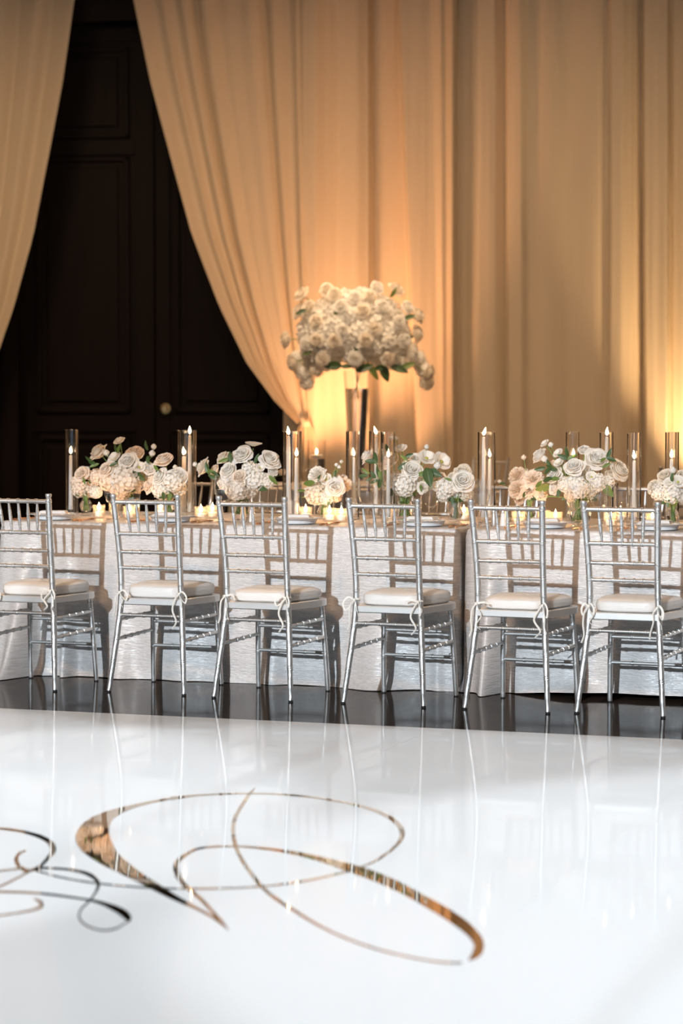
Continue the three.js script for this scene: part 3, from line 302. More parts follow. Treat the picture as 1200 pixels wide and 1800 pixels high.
// uplights standing on the floor against the drapes
function uplight(label, s, z, color, cd, tilt, ang) {
  const t = thing('uplight', label, 'lamp', [0, 0, 0], 0, 'uplights at the foot of the drapes'); onWall(t, s, 0, z);
  part('housing', lathe([[0, 0.05], [0.06, 0.05], [0.075, 0.07], [0.08, 0.20], [0.072, 0.21], [0.07, 0.19], [0, 0.185]], 24), mat.black, t);
  part('bracket', [box(0.2, 0.015, 0.08, 0, 0.0075, 0), box(0.01, 0.13, 0.03, -0.095, 0.07, 0), box(0.01, 0.13, 0.03, 0.095, 0.07, 0)], mat.black, t);
  part('lamp_lens', new THREE.CylinderGeometry(0.066, 0.066, 0.006, 24).translate(0, 0.192, 0), mat.glowAmber, t);
  const l = new THREE.SpotLight(color, cd, 0, ang, 1, 2); l.position.set(0, 0.215, 0); l.target.position.set(0, 4.4, tilt); l.castShadow = true; l.shadow.radius = 3; t.add(l, l.target);
}
uplight('small amber uplight behind the tall centrepiece table', 0.04, 0.80, AMBER, UPLIGHT_CD, -0.62, 0.6);
uplight('small amber uplight left of the plain drape panel', 0.62, 0.6, AMBER, UPLIGHT_CD * 0.4, -0.4, 0.45);
uplight('small golden uplight at the far right drape', 2.95, 0.6, GOLD, UPLIGHT_CD * 0.75, -0.5, 0.5);

// pendants high over the tables (all above the frame)
function pendant(label, s, z) {
  const t = thing('pendant_lamp', label, 'lamp', [0, 0, 0], 0, 'drum pendants under the ceiling'); onWall(t, s, 5.2, z);
  part('drum_shade', lathe([[0.62, 0.0], [0.62, 0.35], [0.615, 0.35], [0.615, 0.0]], 40), mat.shadeFabric, t);
  part('lamp_diffuser', new THREE.CylinderGeometry(0.6, 0.6, 0.02, 40).translate(0, 0.05, 0), mat.glowWarm, t);
  part('cord', [sweep([V(0, 0.06, 0), V(0, 1.39, 0)], [0.008, 0.008], 8)], mat.black, t);
  const l = new THREE.RectAreaLight(WARM, PENDANT_NITS, 0.86, 0.86); l.position.set(0, 0.03, 0); l.rotation.x = -Math.PI / 2; t.add(l);
}
for (const [s, z, l] of [[-6.2, 5.0, 'far left'], [-3.3, 3.7, 'left of the doors'], [-0.9, 4.6, 'in front of the doors'], [1.6, 4.7, 'in front of the centre drapes'], [4.4, 4.6, 'in front of the right drapes'], [8.0, 5.2, 'far right']])
  pendant('round drum pendant lamp hanging ' + l, s, z);

// white wash for the dance floor
function wash(label, x, z, tx, tz, color, cd, ang, pen, soft) {
  const t = thing('stage_light', label, 'lamp', [x, 6.15, z], 0, 'stage lights over the dance floor');
  part('can', lathe([[0, 0.34], [0.08, 0.33], [0.11, 0.28], [0.11, 0.0], [0.102, 0.0], [0.102, 0.03], [0, 0.03]], 24), mat.black, t);
  part('yoke', [box(0.26, 0.012, 0.03, 0, 0.44, 0), box(0.012, 0.32, 0.03, -0.124, 0.29, 0), box(0.012, 0.32, 0.03, 0.124, 0.29, 0)], mat.black, t);
  part('lamp_lens', new THREE.CylinderGeometry(0.1, 0.1, 0.01, 24).translate(0, 0.02, 0), tz > -9.5 ? mat.glowCool : mat.glowWarm, t);
  const l = new THREE.SpotLight(color, cd, 0, ang, pen, 2); l.position.set(0, -0.01, 0); l.target.position.set(tx - x, tz < -15 ? -4.25 : tz < -10 ? -5.45 : -5.7, tz - z); l.castShadow = true; l.shadow.radius = soft; t.add(l, l.target);
}
const COOL = new THREE.Color(0.84, 0.93, 1.0);
wash('black stage light above the left of the dance floor', -5.4, -6.6, -5.4, -6.6, COOL, WASH_CD * 1.32, 0.455, 0.1, 5);
wash('black stage light above the middle of the dance floor', -2.7, -6.6, -2.7, -6.6, COOL, WASH_CD * 1.32, 0.455, 0.1, 5);
wash('black stage light above the right of the dance floor', 0.2, -6.6, 0.2, -6.6, COOL, WASH_CD * 1.32, 0.455, 0.1, 5);
for (const [x, l] of [[-4.6, 'left'], [-1.8, 'middle'], [1.0, 'right']]) wash(`black stage light above the near ${l} of the dance floor`, x, -3.1, x, -3.1, new THREE.Color(0.96, 0.985, 1.0), WASH_CD * 0.33, 0.53, 0.3, 5);
wash('black stage light aimed at the tall flower centrepiece', -4.6, -11.2, -5.55, -16.05, new THREE.Color(1.0, 0.74, 0.5), 165, 0.125, 0.4, 5);
for (const [x, l] of [[-5.6, 'left end'], [-4.5, 'left half'], [-3.4, 'middle'], [-2.3, 'right half'], [-1.2, 'right end']]) wash(`black stage light aimed from afar at the ${l} of the banquet table`, x, -2.0, x, -11.0, TUNGSTEN, FRONT_CD, 0.118, 0.3, 12);

// ---------------------------------------------------------------- dance floor: gloss white panels and the mirrored monogram
{
  const t = thing('dance_floor', 'glossy white dance floor with a mirrored script monogram', 'dance floor', [0, 0, 0]);
  const pw = 1.25, pd = 1.22, g = new THREE.BoxGeometry(pw - 0.0005, 0.006, pd - 0.0005).translate(0, 0.003, 0);
  for (let i = -4; i < 5; i++) for (let j = 0; j < 7; j++) { const m = part('panel', g, mat.vinyl, t); m.position.set(-2.88 + (i + 0.5) * pw, 0, -9.445 + (j + 0.5) * pd); }
  for (const [n, pts] of Object.entries(MONO)) {
    const e = pts.length / 4, pos = [], ix = [], add = (x, y, z) => pos.push(x, y, z);
    for (let i = 0; i < e; i++) { const [a, b, c, d] = pts.slice(i * 4, i * 4 + 4); add(a, 0.0066, b); add(c, 0.0066, d); }
    for (let i = 0; i < e - 1; i++) { const a = 2 * i; ix.push(a, a + 1, a + 3, a, a + 3, a + 2); }
    const gg = new THREE.BufferGeometry(); gg.setAttribute('position', new THREE.Float32BufferAttribute(pos, 3)); gg.setIndex(ix); gg.computeVertexNormals();
    if (gg.attributes.normal.getY(2) < 0) { gg.setIndex(ix.reduce((o, v, i) => (i % 3 === 0 ? o.push(ix[i], ix[i + 2], ix[i + 1]) : 0, o), [])); gg.computeVertexNormals(); }
    const m = part('monogram_' + (n === 'bowl' ? 'loop' : n.replace(/_.$/, '')), gg, mat.mirror, t); m.userData.label = 'mirrored bronze script stroke';
  }
}
// ---------------------------------------------------------------- silver bamboo-style chairs; origin on the floor midway between the rear feet, facing -z
const TH = 0.755, TOP = 0.758;
function turned(path, r, rings, n = 40, seg = 12, extra) {     // path of points; rings = positions 0..1; extra(t) scales radius
  const pts = smooth(path, n), L = pts.reduce((a, p, i) => i ? a + p.distanceTo(pts[i - 1]) : 0, 0);
  const ts = []; for (let i = 0; i <= n; i++) ts.push(i / n);
  for (const c of rings) for (const d of [-0.0102, -0.0092, -0.0076, -0.0068, -0.0046, -0.002, -0.0012, 0, 0.0012, 0.002, 0.0046, 0.0068, 0.0076, 0.0092, 0.0102]) ts.push(c + d / L);
  const crv = new THREE.CatmullRomCurve3(path.map(p => V(...p)), false, 'centripetal');
  const tt = ts.filter(t => t >= 0 && t <= 1).sort((a, b) => a - b);
  const rad = tt.map(t => { let k = 1; for (const c of rings) { const d = Math.abs(t - c) * L; if (d < 0.0013) k = 0.9; else if (d < 0.0072) k = d > 0.004 && d < 0.005 ? 1.13 : 1.08; else if (d < 0.0095) k = 0.9; } return (typeof r === 'function' ? r(t) : r) * k * (extra ? extra(t) : 1); });
  return sweep(tt.map(t => crv.getPointAt(t)), rad, seg);
}
function makeChair() {
  const t = new THREE.Group();
  const half = y => table([[0, 0.192], [0.15, 0.178], [0.25, 0.168], [0.36, 0.160], [0.45, 0.152], [0.58, 0.151], [0.74, 0.156], [0.885, 0.163], [0.92, 0.165]], y);
  const back = y => -table([[0, 0], [0.15, 0.022], [0.30, 0.044], [0.42, 0.055], [0.50, 0.054], [0.65, 0.038], [0.80, 0.015], [0.92, -0.006]], y);
  const P = (sx, y) => [sx * half(y), y, back(y)];
  const rail = (name, path, r, knobs) => {                // a turned rail with double rings
    const pts = smooth(path, 12), rl = part(name, sweep(pts, pts.map(() => r), 12), mat.silver, t), crv = new THREE.CatmullRomCurve3(path.map(p => V(...p)), false, 'centripetal'), L = crv.getLength();
    for (const k of knobs) part('ring', [-0.0036, 0.0036].map(o => { const q = [-0.0036, -0.0028, 0, 0.0028, 0.0036].map(d => crv.getPointAt(clamp(k + (o + d) / L, 0, 1))); return sweep(q, [r * 1.1, r * 1.24, r * 1.3, r * 1.24, r * 1.1], 12); }), mat.silver, rl);
    return rl;
  };
  for (const sx of [-1, 1]) {
    const path = [0.006, 0.15, 0.30, 0.42, 0.50, 0.65, 0.80, 0.895].map(y => P(sx, y)), L = 0.893;
    const post = part('rear_post', turned(path, t => lerp(0.0116, 0.014, ss(t, 0, 0.3)), [0.16, 0.272, 0.385, 0.563, 0.648, 0.73, 0.822, 0.905, 0.985].map(v => v), 46, 14), mat.silver, t);
    part('finial', lathe([[0.0125, 0], [0.0125, 0.004], [0.0105, 0.007], [0.0135, 0.016], [0.0152, 0.019], [0.0148, 0.028], [0.012, 0.0305], [0, 0.031]], 20).translate(sx * 0.164, 0.889, 0.002), mat.silver, post);
    part('foot_pad', new THREE.CylinderGeometry(0.011, 0.0105, 0.008, 14).translate(sx * 0.192, 0.004, 0), mat.foot, post);
    const leg = part('front_leg', turned([[sx * 0.178, 0.006, -0.445], [sx * 0.172, 0.2, -0.428], [sx * 0.162, 0.405, -0.408]], t => lerp(0.0112, 0.0128, t), [0.42, 0.62, 0.86, 0.97], 20, 14), mat.silver, t);
    part('foot_pad', new THREE.CylinderGeometry(0.011, 0.0105, 0.008, 14).translate(sx * 0.178, 0.004, -0.445), mat.foot, leg);
    rail('side_stretcher', [[sx * half(0.335), 0.335, back(0.335)], [sx * 0.167, 0.340, -0.413]], 0.0082, [0.22, 0.4, 0.58, 0.76]);
    rail('side_stretcher', [[sx * half(0.245), 0.245, back(0.245)], [sx * 0.170, 0.256, -0.422]], 0.0082, [0.22, 0.4, 0.58, 0.76]);
  }
  const knobs = [0.205, 0.345, 0.5, 0.655, 0.795];
  for (const [n, y, r] of [['top_rail', 0.883, 0.0098], ['back_rail', 0.736, 0.0092], ['back_rail', 0.651, 0.0088], ['back_rail', 0.577, 0.0088]])
    rail(n, [P(-1, y), [0, y, back(y) - 0.004], P(1, y)], r, knobs);
  for (const k of [-0.098, -0.049, 0, 0.049, 0.098]) {
    const y0 = 0.741, y1 = 0.878;
    part('slat', turned([[k * 0.92, y0, back(y0) - 0.004], [k * 1.02, y1, back(y1) - 0.004]], t => 0.0045 + 0.0036 * Math.sin(Math.PI * clamp(t, 0.02, 0.98)), [0.22, 0.46, 0.68], 10, 10), mat.silver, t);
  }
  rail('rear_stretcher', [P(-1, 0.357), P(1, 0.357)], 0.0082, [0.17, 0.39, 0.61, 0.83]);
  rail('front_stretcher', [[-0.165, 0.297, -0.418], [0.165, 0.297, -0.418]], 0.0082, [0.3, 0.7]);
  rail('front_stretcher', [[-0.172, 0.18, -0.43], [0.172, 0.18, -0.43]], 0.0082, [0.3, 0.7]);
  const sh = new THREE.Shape(), w0 = 0.150, w1 = 0.198, d0 = 0.045, d1 = 0.435, r = 0.05;
  sh.moveTo(-w0, d0); sh.lineTo(w0, d0); sh.lineTo(w1, d1 - r * 2.2); sh.quadraticCurveTo(w1 + 0.006, d1, w1 - r * 1.3, d1); sh.lineTo(-w1 + r * 1.3, d1); sh.quadraticCurveTo(-w1 - 0.006, d1, -w1, d1 - r * 2.2); sh.closePath();
  part('seat_frame', new THREE.ExtrudeGeometry(sh, { depth: 0.024, bevelEnabled: true, bevelSize: 0.004, bevelThickness: 0.004, bevelSegments: 2, curveSegments: 8 }).rotateX(-Math.PI / 2).translate(0, 0.409, 0), mat.silver, t);
  return t;
}
function cushionGeo(sd) {
  reseed(sd); const o = rr(0, 50), puff = rr(0.9, 1.1);
  const out = a => {                                   // rounded trapezoid seen from above
    const q = a * 2 * Math.PI, c = Math.cos(q), s = Math.sin(q), e = 0.42, x = Math.sign(c) * Math.pow(Math.abs(c), e), y = Math.sign(s) * Math.pow(Math.abs(s), e);
    const d = y * 0.182, wd = lerp(0.142, 0.192, (y + 1) / 2); return [x * wd, -(0.243 + d)];
  };
  const prof = [[0, 0], [0.6, 0], [0.94, 0.001], [0.985, 0.008], [1.0, 0.022], [0.998, 0.036], [0.98, 0.046], [0.93, 0.052], [0.8, 0.056], [0.5, 0.059], [0.25, 0.060], [0, 0.060]];
  return grid(72, prof.length * 3 - 3, (a, b) => {
    const f = b * (prof.length - 1), i = Math.min(Math.floor(f), prof.length - 2), k = lerp(prof[i][0], prof[i + 1][0], f - i), y = lerp(prof[i][1], prof[i + 1][1], f - i);
    const [x, z] = out(a), edge = ss(k, 0.7, 1), w = edge * 0.004 * Math.sin(a * 2 * Math.PI * 34 + 3 * n2(a * 40 + o, 1)) * (y > 0.01 && y < 0.05 ? 1 : 0.2);
    return [x * k * (1 + w), 0.4375 + y * puff + (y > 0.03 ? 0.004 * n2(x * 30 + o, z * 30) : 0) - (y > 0.03 ? 0.003 * edge * edge : 0), -0.243 + (z + 0.243) * k * (1 + w)];
  }, (a, b) => [a * 1.3, b * 0.6], true);
}
function tieGeo(sx, sd) {                               // a ribbon knotted round the rear post: ring, loops, tails
  reseed(sd); const list = [], x = sx * 0.152, z = -0.054, y = 0.462;
  const ring = []; for (let i = 0; i <= 18; i++) { const q = i / 18 * 2 * Math.PI; ring.push(V(x + 0.017 * Math.cos(q), y + 0.004 * Math.sin(q * 2), z + 0.017 * Math.sin(q))); }
  list.push(sweep(ring, 0.0042, 6, 0.6, false));
  const kz = z + 0.02, K = [x, y, kz];
  list.push(new THREE.SphereGeometry(0.0075, 10, 8).translate(x, y, kz));
  const flat = 0.28;
  const loop = (dx, len, drop) => sweep(smooth([K, [x + dx * len * 0.5, y + 0.012, kz + 0.012], [x + dx * len, y - drop * 0.3, kz + 0.014], [x + dx * len * 0.8, y - drop, kz + 0.010], [x + dx * len * 0.3, y - drop * 0.5, kz + 0.006], K], 26), 0.0042, 6, flat, false);
  const tail = (dx, len, wob) => { const p = smooth([K, [x + dx * 0.012, y - 0.02, kz + 0.012], [x + dx * (0.02 + wob), y - len * 0.45, kz + 0.016], [x + dx * (0.014 - wob), y - len * 0.8, kz + 0.013], [x + dx * 0.026, y - len, kz + 0.016]], 24); return sweep(p, p.map((_, i) => 0.003 + 0.0016 * Math.min(1, i / 8)), 6, flat); };
  const style = Math.floor(rnd() * 3);
  list.push(tail(-1, rr(0.08, 0.16), rr(-0.01, 0.012)), tail(1, rr(0.05, 0.12), rr(-0.01, 0.01)));
  if (style < 2) list.push(loop(rnd() < 0.5 ? -1 : 1, rr(0.025, 0.05), rr(0.03, 0.055)));
  if (style === 0) list.push(loop(sx, rr(0.02, 0.03), rr(0.03, 0.045)));
  if (style > 1) list.push(sweep(smooth([K, [x - sx * 0.035, y + 0.006, kz - 0.004], [x - sx * rr(0.05, 0.08), y - rr(0.0, 0.02), kz + 0.01]], 14), 0.0042, 6, flat));
  return list;
}
const chair0 = makeChair(), nearChairs = [
  [-5.130, -10.140, 2.2, 'leftmost of the silver ballroom chairs in the near row, cut by the left edge'], [-4.502, -10.190, 2.2, 'silver ballroom chair second from the left in the near row'],
  [-3.956, -10.132, 4.2, 'silver ballroom chair third from the left in the near row'], [-3.333, -10.132, 4.0, 'silver ballroom chair fourth from the left in the near row'],
  [-2.766, -10.116, 4.8, 'silver ballroom chair fifth from the left, just right of the gap between cloths'], [-2.268, -10.136, 4.0, 'rightmost of the silver ballroom chairs in the near row']];
const ORD = ['leftmost', 'second', 'third', 'fourth', 'fifth', 'rightmost'];
let placedChair = false;
function placeChair(x, z, deg, label, group) {
  const turn = -THREE.MathUtils.degToRad(deg);
  if (!placedChair) { placedChair = true; chair0.name = numbered('ballroom_chair'); chair0.userData = { label, category: 'chair', group }; chair0.position.set(x, 0, z); chair0.rotation.y = turn; scene.add(chair0); }
  else copy(chair0, 'ballroom_chair', [x, 0, z], turn, label, group).userData.category = 'chair';
}
nearChairs.forEach(([x, z, deg, label], i) => {
  placeChair(x, z, deg, label, 'silver chairs along the near side of the table');
  const c = thing('seat_cushion', `ivory satin seat cushion tied to the ${ORD[i]} chair of the near row`, 'cushion', [x, 0, z], -THREE.MathUtils.degToRad(deg), 'ivory seat cushions');
  part('cover', cushionGeo(20 + i), mat.satin, c);
  part('tie', tieGeo(-1, 40 + i * 3), mat.ribbon, c); part('tie', tieGeo(1, 71 + i * 5), mat.ribbon, c);
});
[-5.323, -4.871, -4.386, -3.88, -3.434, -2.688].forEach((x, i) => placeChair(x, -12.62, 180 + [2, -3, 1, -2, 3, 0][i], `silver ballroom chair on the far side of the table, ${['leftmost', 'second', 'third', 'fourth', 'fifth', 'rightmost'][i]} of six there`, 'silver chairs along the far side of the table'));
placeChair(-5.12, -18.25, 200, 'distant chair with its back rail showing right of the centrepiece', 'distant chairs near the drapes');
placeChair(-3.13, -15.95, -8, 'distant chair at the right edge, its dark post against the bright drape', 'distant chairs near the drapes');

// ---------------------------------------------------------------- banquet tables and their cloths
function banquetTable(label, x0, x1, z0, z1) {
  const cx = (x0 + x1) / 2, cz = (z0 + z1) / 2, w = x1 - x0, d = z1 - z0, t = thing('banquet_table', label, 'table', [cx, 0, cz], 0, 'banquet tables set end to end');
  part('table_top', box(w - 0.03, 0.03, d - 0.03, 0, TH - 0.016, 0, 0.006), mat.wood, t);
  for (const sx of [-1, 1]) for (const sz of [-1, 1]) part('leg', box(0.04, TH - 0.032, 0.04, sx * (w / 2 - 0.3), (TH - 0.032) / 2, sz * (d / 2 - 0.16), 0.004), mat.black, t);
}
// a long cloth: flat top, rounded edge, skirt to the floor with folds listed as [distance along the edge, width, flare]
function tableCloth(label, x0, x1, z0, z1, folds, hem, sd) {
  reseed(sd); const cx = (x0 + x1) / 2, cz = (z0 + z1) / 2, hw = (x1 - x0) / 2, hd = (z1 - z0) / 2, R = 0.03, t = thing('tablecloth', label, 'tablecloth', [cx, 0, cz], 0, 'silver tablecloths');
  const per = []; const edge = (ax, az, bx, bz, n) => { for (let i = 0; i < n; i++) per.push([lerp(ax, bx, i / n), lerp(az, bz, i / n)]); };
  const arc = (x, z, a0, n = 8) => { for (let i = 0; i < n; i++) { const a = a0 + i / n * Math.PI / 2; per.push([x + R * Math.cos(a), z + R * Math.sin(a)]); } };
  // start at the front (z max) left corner, running right along the near side
  edge(-hw + R, hd, hw - R, hd, 220); { const x = hw - R, z = hd - R; for (let i = 0; i < 10; i++) { const a = Math.PI / 2 - i / 10 * Math.PI / 2; per.push([x + R * Math.cos(a), z + R * Math.sin(a)]); } }
  edge(hw, hd - R, hw, -hd + R, 60); for (let i = 0; i < 10; i++) { const a = -i / 10 * Math.PI / 2; per.push([hw - R + R * Math.cos(a), -hd + R + R * Math.sin(a)]); }
  edge(hw - R, -hd, -hw + R, -hd, 90); for (let i = 0; i < 10; i++) { const a = -Math.PI / 2 - i / 10 * Math.PI / 2; per.push([-hw + R + R * Math.cos(a), -hd + R + R * Math.sin(a)]); }
  edge(-hw, -hd + R, -hw, hd - R, 60); for (let i = 0; i < 10; i++) { const a = Math.PI - i / 10 * Math.PI / 2; per.push([-hw + R + R * Math.cos(a), hd - R + R * Math.sin(a)]); }
  per.push(per[0]);
  const n = per.length - 1, len = [0]; for (let i = 1; i <= n; i++) len.push(len[i - 1] + Math.hypot(per[i][0] - per[i - 1][0], per[i][1] - per[i - 1][1]));
  const total = len[n], out = per.map((p, i) => { const a = per[(i - 1 + n) % n], b = per[(i + 1) % n]; const dx = b[0] - a[0], dz = b[1] - a[1], l = Math.hypot(dx, dz); return [-dz / l, dx / l].map((v, k) => v); });
  // outward: the near side runs +x with outward +z
  const o2 = out.map(([a, b]) => (b > 0 || true) ? [a, b] : [a, b]);
  const ROWS = 34;
  const g = grid(n, ROWS, (a, b) => {
    const i = Math.round(a * n), [px, pz] = per[i], [ox, oz] = o2[i]; const l = len[i];
    if (b < 0.12) { const q = b / 0.12 * Math.PI / 2; return [px - ox * 0.012 * (1 - Math.sin(q)), TH - 0.012 * (1 - Math.cos(q)) + 0.002, pz - oz * 0.012 * (1 - Math.sin(q))]; }
    const d = (b - 0.12) / 0.88; let f = 0.006 + 0.010 * d, drop = 0;
    for (const [c, w, amp, pw = 1.4] of folds) { let q = Math.abs(l - c); q = Math.min(q, total - q); const e = Math.exp(-((q / w) ** 2)); f += amp * e * Math.pow(d, pw); drop += Math.abs(amp) * 0.12 * e * d; }
    f += 0.012 * d * n2(l * 5 + sd, d * 1.2) + 0.006 * d * n2(l * 14 + sd, d * 2);
    const h = hem(l) + 0.004 * (0.5 + n2(l * 7, 3 + sd)); const y = lerp(TH - 0.010, h, d) ; 
    const curl = d > 0.9 ? (d - 0.9) * 10 : 0; f += curl * curl * (0.02 + 0.06 * n2(l * 6 + 9, sd));
    return [px + ox * f, Math.max(y, 0.0015), pz + oz * f];
  }, (a, b) => { const i = Math.round(a * n); return [len[i], b < 0.12 ? TH : TH - (b - 0.12) / 0.88 * TH]; });
  part('skirt', g, mat.cloth, t);
  const sh = new THREE.Shape(per.slice(0, n).map(([x, z], i) => new THREE.Vector2(x - o2[i][0] * 0.012, -(z - o2[i][1] * 0.012))));
  part('top', new THREE.ShapeGeometry(sh).rotateX(-Math.PI / 2).translate(0, TH + 0.002, 0), mat.cloth, t);
}
const TZ0 = -11.96, TZ1 = -10.74, TA = [-5.53, -3.168], TB = [-3.132, -0.72];
banquetTable('left banquet table hidden under its silver cloth', TA[0] + 0.01, TA[1] - 0.01, TZ0 + 0.01, TZ1 - 0.01);
banquetTable('right banquet table hidden under its silver cloth', TB[0] + 0.01, TB[1] - 0.01, TZ0 + 0.01, TZ1 - 0.01);
tableCloth('left silver slub-weave tablecloth falling to the floor, flared at its left corner', ...TA, TZ0, TZ1,
  [[0.01, 0.06, 0.12, 1.6], [0.11, 0.055, 0.24, 1.8], [0.19, 0.025, -0.04, 1.2], [0.345, 0.03, 0.08, 1.6], [0.62, 0.06, 0.04, 2], [0.95, 0.08, 0.04, 2], [1.42, 0.05, 0.045, 2.2], [1.95, 0.10, 0.08, 2.2], [2.24, 0.025, 0.02, 0.8]], l => 0.0005, 5);
tableCloth('right silver tablecloth whose hem lifts off the floor, folded at its left corner', ...TB, TZ0, TZ1,
  [[0.09, 0.04, 0.15, 1.5], [0.17, 0.03, -0.03, 1], [0.45, 0.08, 0.015, 2], [0.85, 0.09, 0.03, 2], [1.4, 0.1, 0.03, 2]], l => 0.001 + 0.022 * ss(l, 0.15, 0.5) * (1 - ss(l, 1.3, 2.0)), 9);

// round tables beyond
function roundTable(x, z, r, which) {
  const t = thing('round_table', `round table under ${which}`, 'table', [x, 0, z]); part('table_top', new THREE.CylinderGeometry(r - 0.02, r - 0.02, 0.03, 40).translate(0, TH - 0.017, 0), mat.wood, t);
  part('pedestal', lathe([[0.3, 0], [0.3, 0.02], [0.05, 0.06], [0.04, TH - 0.04], [0.1, TH - 0.033], [0, TH - 0.033]], 20), mat.black, t);
  const c = thing('round_tablecloth', `floor-length pale round tablecloth ${which === 'the centrepiece cloth' ? 'under the tall flower centrepiece' : 'on the distant table at the right edge'}`, 'tablecloth', [x, 0, z]);
  part('skirt', grid(120, 14, (a, b) => { const q = a * 2 * Math.PI, k = b, rad = r + 0.01 + k * (0.05 + 0.04 * Math.sin(q * 13 + Math.sin(q * 3))); return [rad * Math.cos(q), lerp(TH + 0.002, 0.006, b), rad * Math.sin(q)]; }, (a, b) => [a * 6, b * TH], true), mat.farCloth, c);
  part('top', new THREE.CircleGeometry(r + 0.01, 60).rotateX(-Math.PI / 2).translate(0, TH + 0.002, 0), mat.farCloth, c);
}
roundTable(-5.55, -16.28, 0.9, 'the centrepiece cloth');
roundTable(-2.75, -17.35, 0.9, 'the far right cloth');
// ---------------------------------------------------------------- table settings
function makeGlassware() {}
const plateGeo = lathe([[0, 0], [0.075, 0], [0.092, 0.004], [0.098, 0.020], [0.104, 0.026], [0.140, 0.0295], [0.1415, 0.031], [0.139, 0.0322], [0.103, 0.029], [0.095, 0.024], [0.088, 0.010], [0.07, 0.007], [0, 0.007]], 48);
const plateXZ = [[-5.327, -10.93], [-4.694, -10.93], [-4.033, -10.93], [-3.393, -10.93], [-2.802, -10.93], [-2.274, -10.93]];
const knifeG = (() => { const h = sweep(smooth([[0, 0.004, 0.1], [0, 0.005, 0.05], [0, 0.004, 0.0]], 8), [0.0042, 0.005, 0.0055, 0.0055, 0.005, 0.0045, 0.004, 0.004, 0.004], 8); const b = box(0.014, 0.0016, 0.12, 0.002, 0.003, -0.06, 0.0006); return [h, b]; })();
const forkG = (() => { const l = [sweep(smooth([[0, 0.003, 0.1], [0, 0.004, 0.05], [0, 0.006, 0], [0, 0.004, -0.035]], 14), [0.006, 0.0058, 0.005, 0.004, 0.0034, 0.003, 0.003, 0.003, 0.003, 0.003, 0.003, 0.003, 0.0035, 0.004, 0.005], 8, 0.6)]; for (const k of [-1.5, -0.5, 0.5, 1.5]) l.push(sweep(smooth([[k * 0.002, 0.004, -0.032], [k * 0.0045, 0.003, -0.055], [k * 0.0045, 0.006, -0.095]], 8), 0.0014, 6)); return l; })();
const spoonG = (() => { const b = new THREE.SphereGeometry(1, 16, 8, 0, Math.PI * 2, Math.PI / 2, Math.PI / 2).scale(0.019, 0.007, 0.029).translate(0, 0.0085, -0.07); return [sweep(smooth([[0, 0.003, 0.1], [0, 0.004, 0.05], [0, 0.006, 0], [0, 0.007, -0.045]], 12), [0.006, 0.0058, 0.005, 0.004, 0.0034, 0.003, 0.003, 0.003, 0.003, 0.003, 0.003, 0.003, 0.003], 8, 0.6), b]; })();
const gKnife = merge(knifeG), gFork = merge(forkG), gSpoon = merge(spoonG);
const napGeo = (() => { const l = []; for (let i = 0; i < 3; i++) l.push(box(0.15 - i * 0.012, 0.0045, 0.085 - i * 0.006, i * 0.004, 0.0025 + i * 0.0047, i * 0.002, 0.002)); return merge(l); })();
plateXZ.forEach(([x, z], i) => {
  const w = `${['first', 'second', 'third', 'fourth', 'fifth', 'sixth'][i]} place setting from the left`;
  single('dinner_plate', plateGeo, mat.china, `white rimmed dinner plate of the ${w}`, 'plate', 'white dinner plates').position.set(x, TOP, z);
  const nap = thing('napkin', `white napkin folded flat on the plate of the ${w}`, 'napkin', [x - 0.012, TOP + 0.0305, z - 0.005], [0.25, 0.1, 0.2, -0.1, 0.15, 0.05][i], 'white napkins');
  part('folded_cloth', napGeo, mat.linen, nap); part('printed_monogram', box(0.016, 0.0006, 0.009, 0.02, 0.0146, 0.012), mat.ink, nap);
  for (const [n, g, dx, yaw, lab] of [['fork', gFork, -0.168, 0.02, 'outer copper fork left'], ['fork', gFork, -0.150, -0.02, 'inner copper fork left'], ['knife', gKnife, 0.162, -0.03, 'copper knife right'], ['spoon', gSpoon, 0.188, 0.03, 'copper spoon right']]) {
    const m = single(n, g, mat.copper, `${lab} of the plate in the ${w}`, n, `copper ${n === 'knife' ? 'knives' : n + 's'}`); m.position.set(x + dx, TOP, z + 0.02); m.rotation.y = yaw;
  }
});
// glasses
function goblet(x, z, s, water, label) {
  const t = thing('goblet', label, 'glass', [x, TOP, z], 0, 'stemmed glasses on the banquet table');
  const o = [[0, 0], [0.036, 0], [0.036, 0.003], [0.010, 0.007], [0.0055, 0.02], [0.007, 0.034], [0.0055, 0.05], [0.007, 0.082], [0.020, 0.092], [0.034, 0.108], [0.043, 0.135], [0.044, 0.165], [0.040, 0.215]].map(([r, y]) => [r * s, y * s]);
  const inn = [[0.0388, 0.215], [0.0425, 0.165], [0.0415, 0.136], [0.0325, 0.110], [0.018, 0.096], [0, 0.092]].map(([r, y]) => [r * s, y * s]);
  part('bowl_and_stem', lathe([...o, ...inn], 28), mat.glass, t);
  if (water) part('water', lathe([[0, 0.0935], [0.0175, 0.0975], [0.032, 0.111], [0.041, 0.137], [0.0415, 0.15], [0, 0.15]].map(([r, y]) => [r * s, y * s]), 28), mat.glass, t);
}
function tumbler(x, z, label) {
  const t = thing('tumbler', label, 'glass', [x, TOP, z], 0, 'cut tumblers on the banquet table');
  part('glass', new THREE.LatheGeometry([[1e-4, 0], [0.028, 0], [0.032, 0.008], [0.030, 0.02], [0.0345, 0.045], [0.033, 0.06], [0.037, 0.105], [0.0345, 0.105], [0.029, 0.016], [1e-4, 0.012]].map(([r, y]) => new THREE.Vector2(r, y)), 12).toNonIndexed(), mat.crystal, t).geometry.computeVertexNormals();
}
goblet(-4.442, -11.0, 1.06, true, 'large stemmed goblet of water left of the silver pepper shaker');
goblet(-5.064, -11.05, 0.88, true, 'stemmed goblet behind the left post of the second near chair');
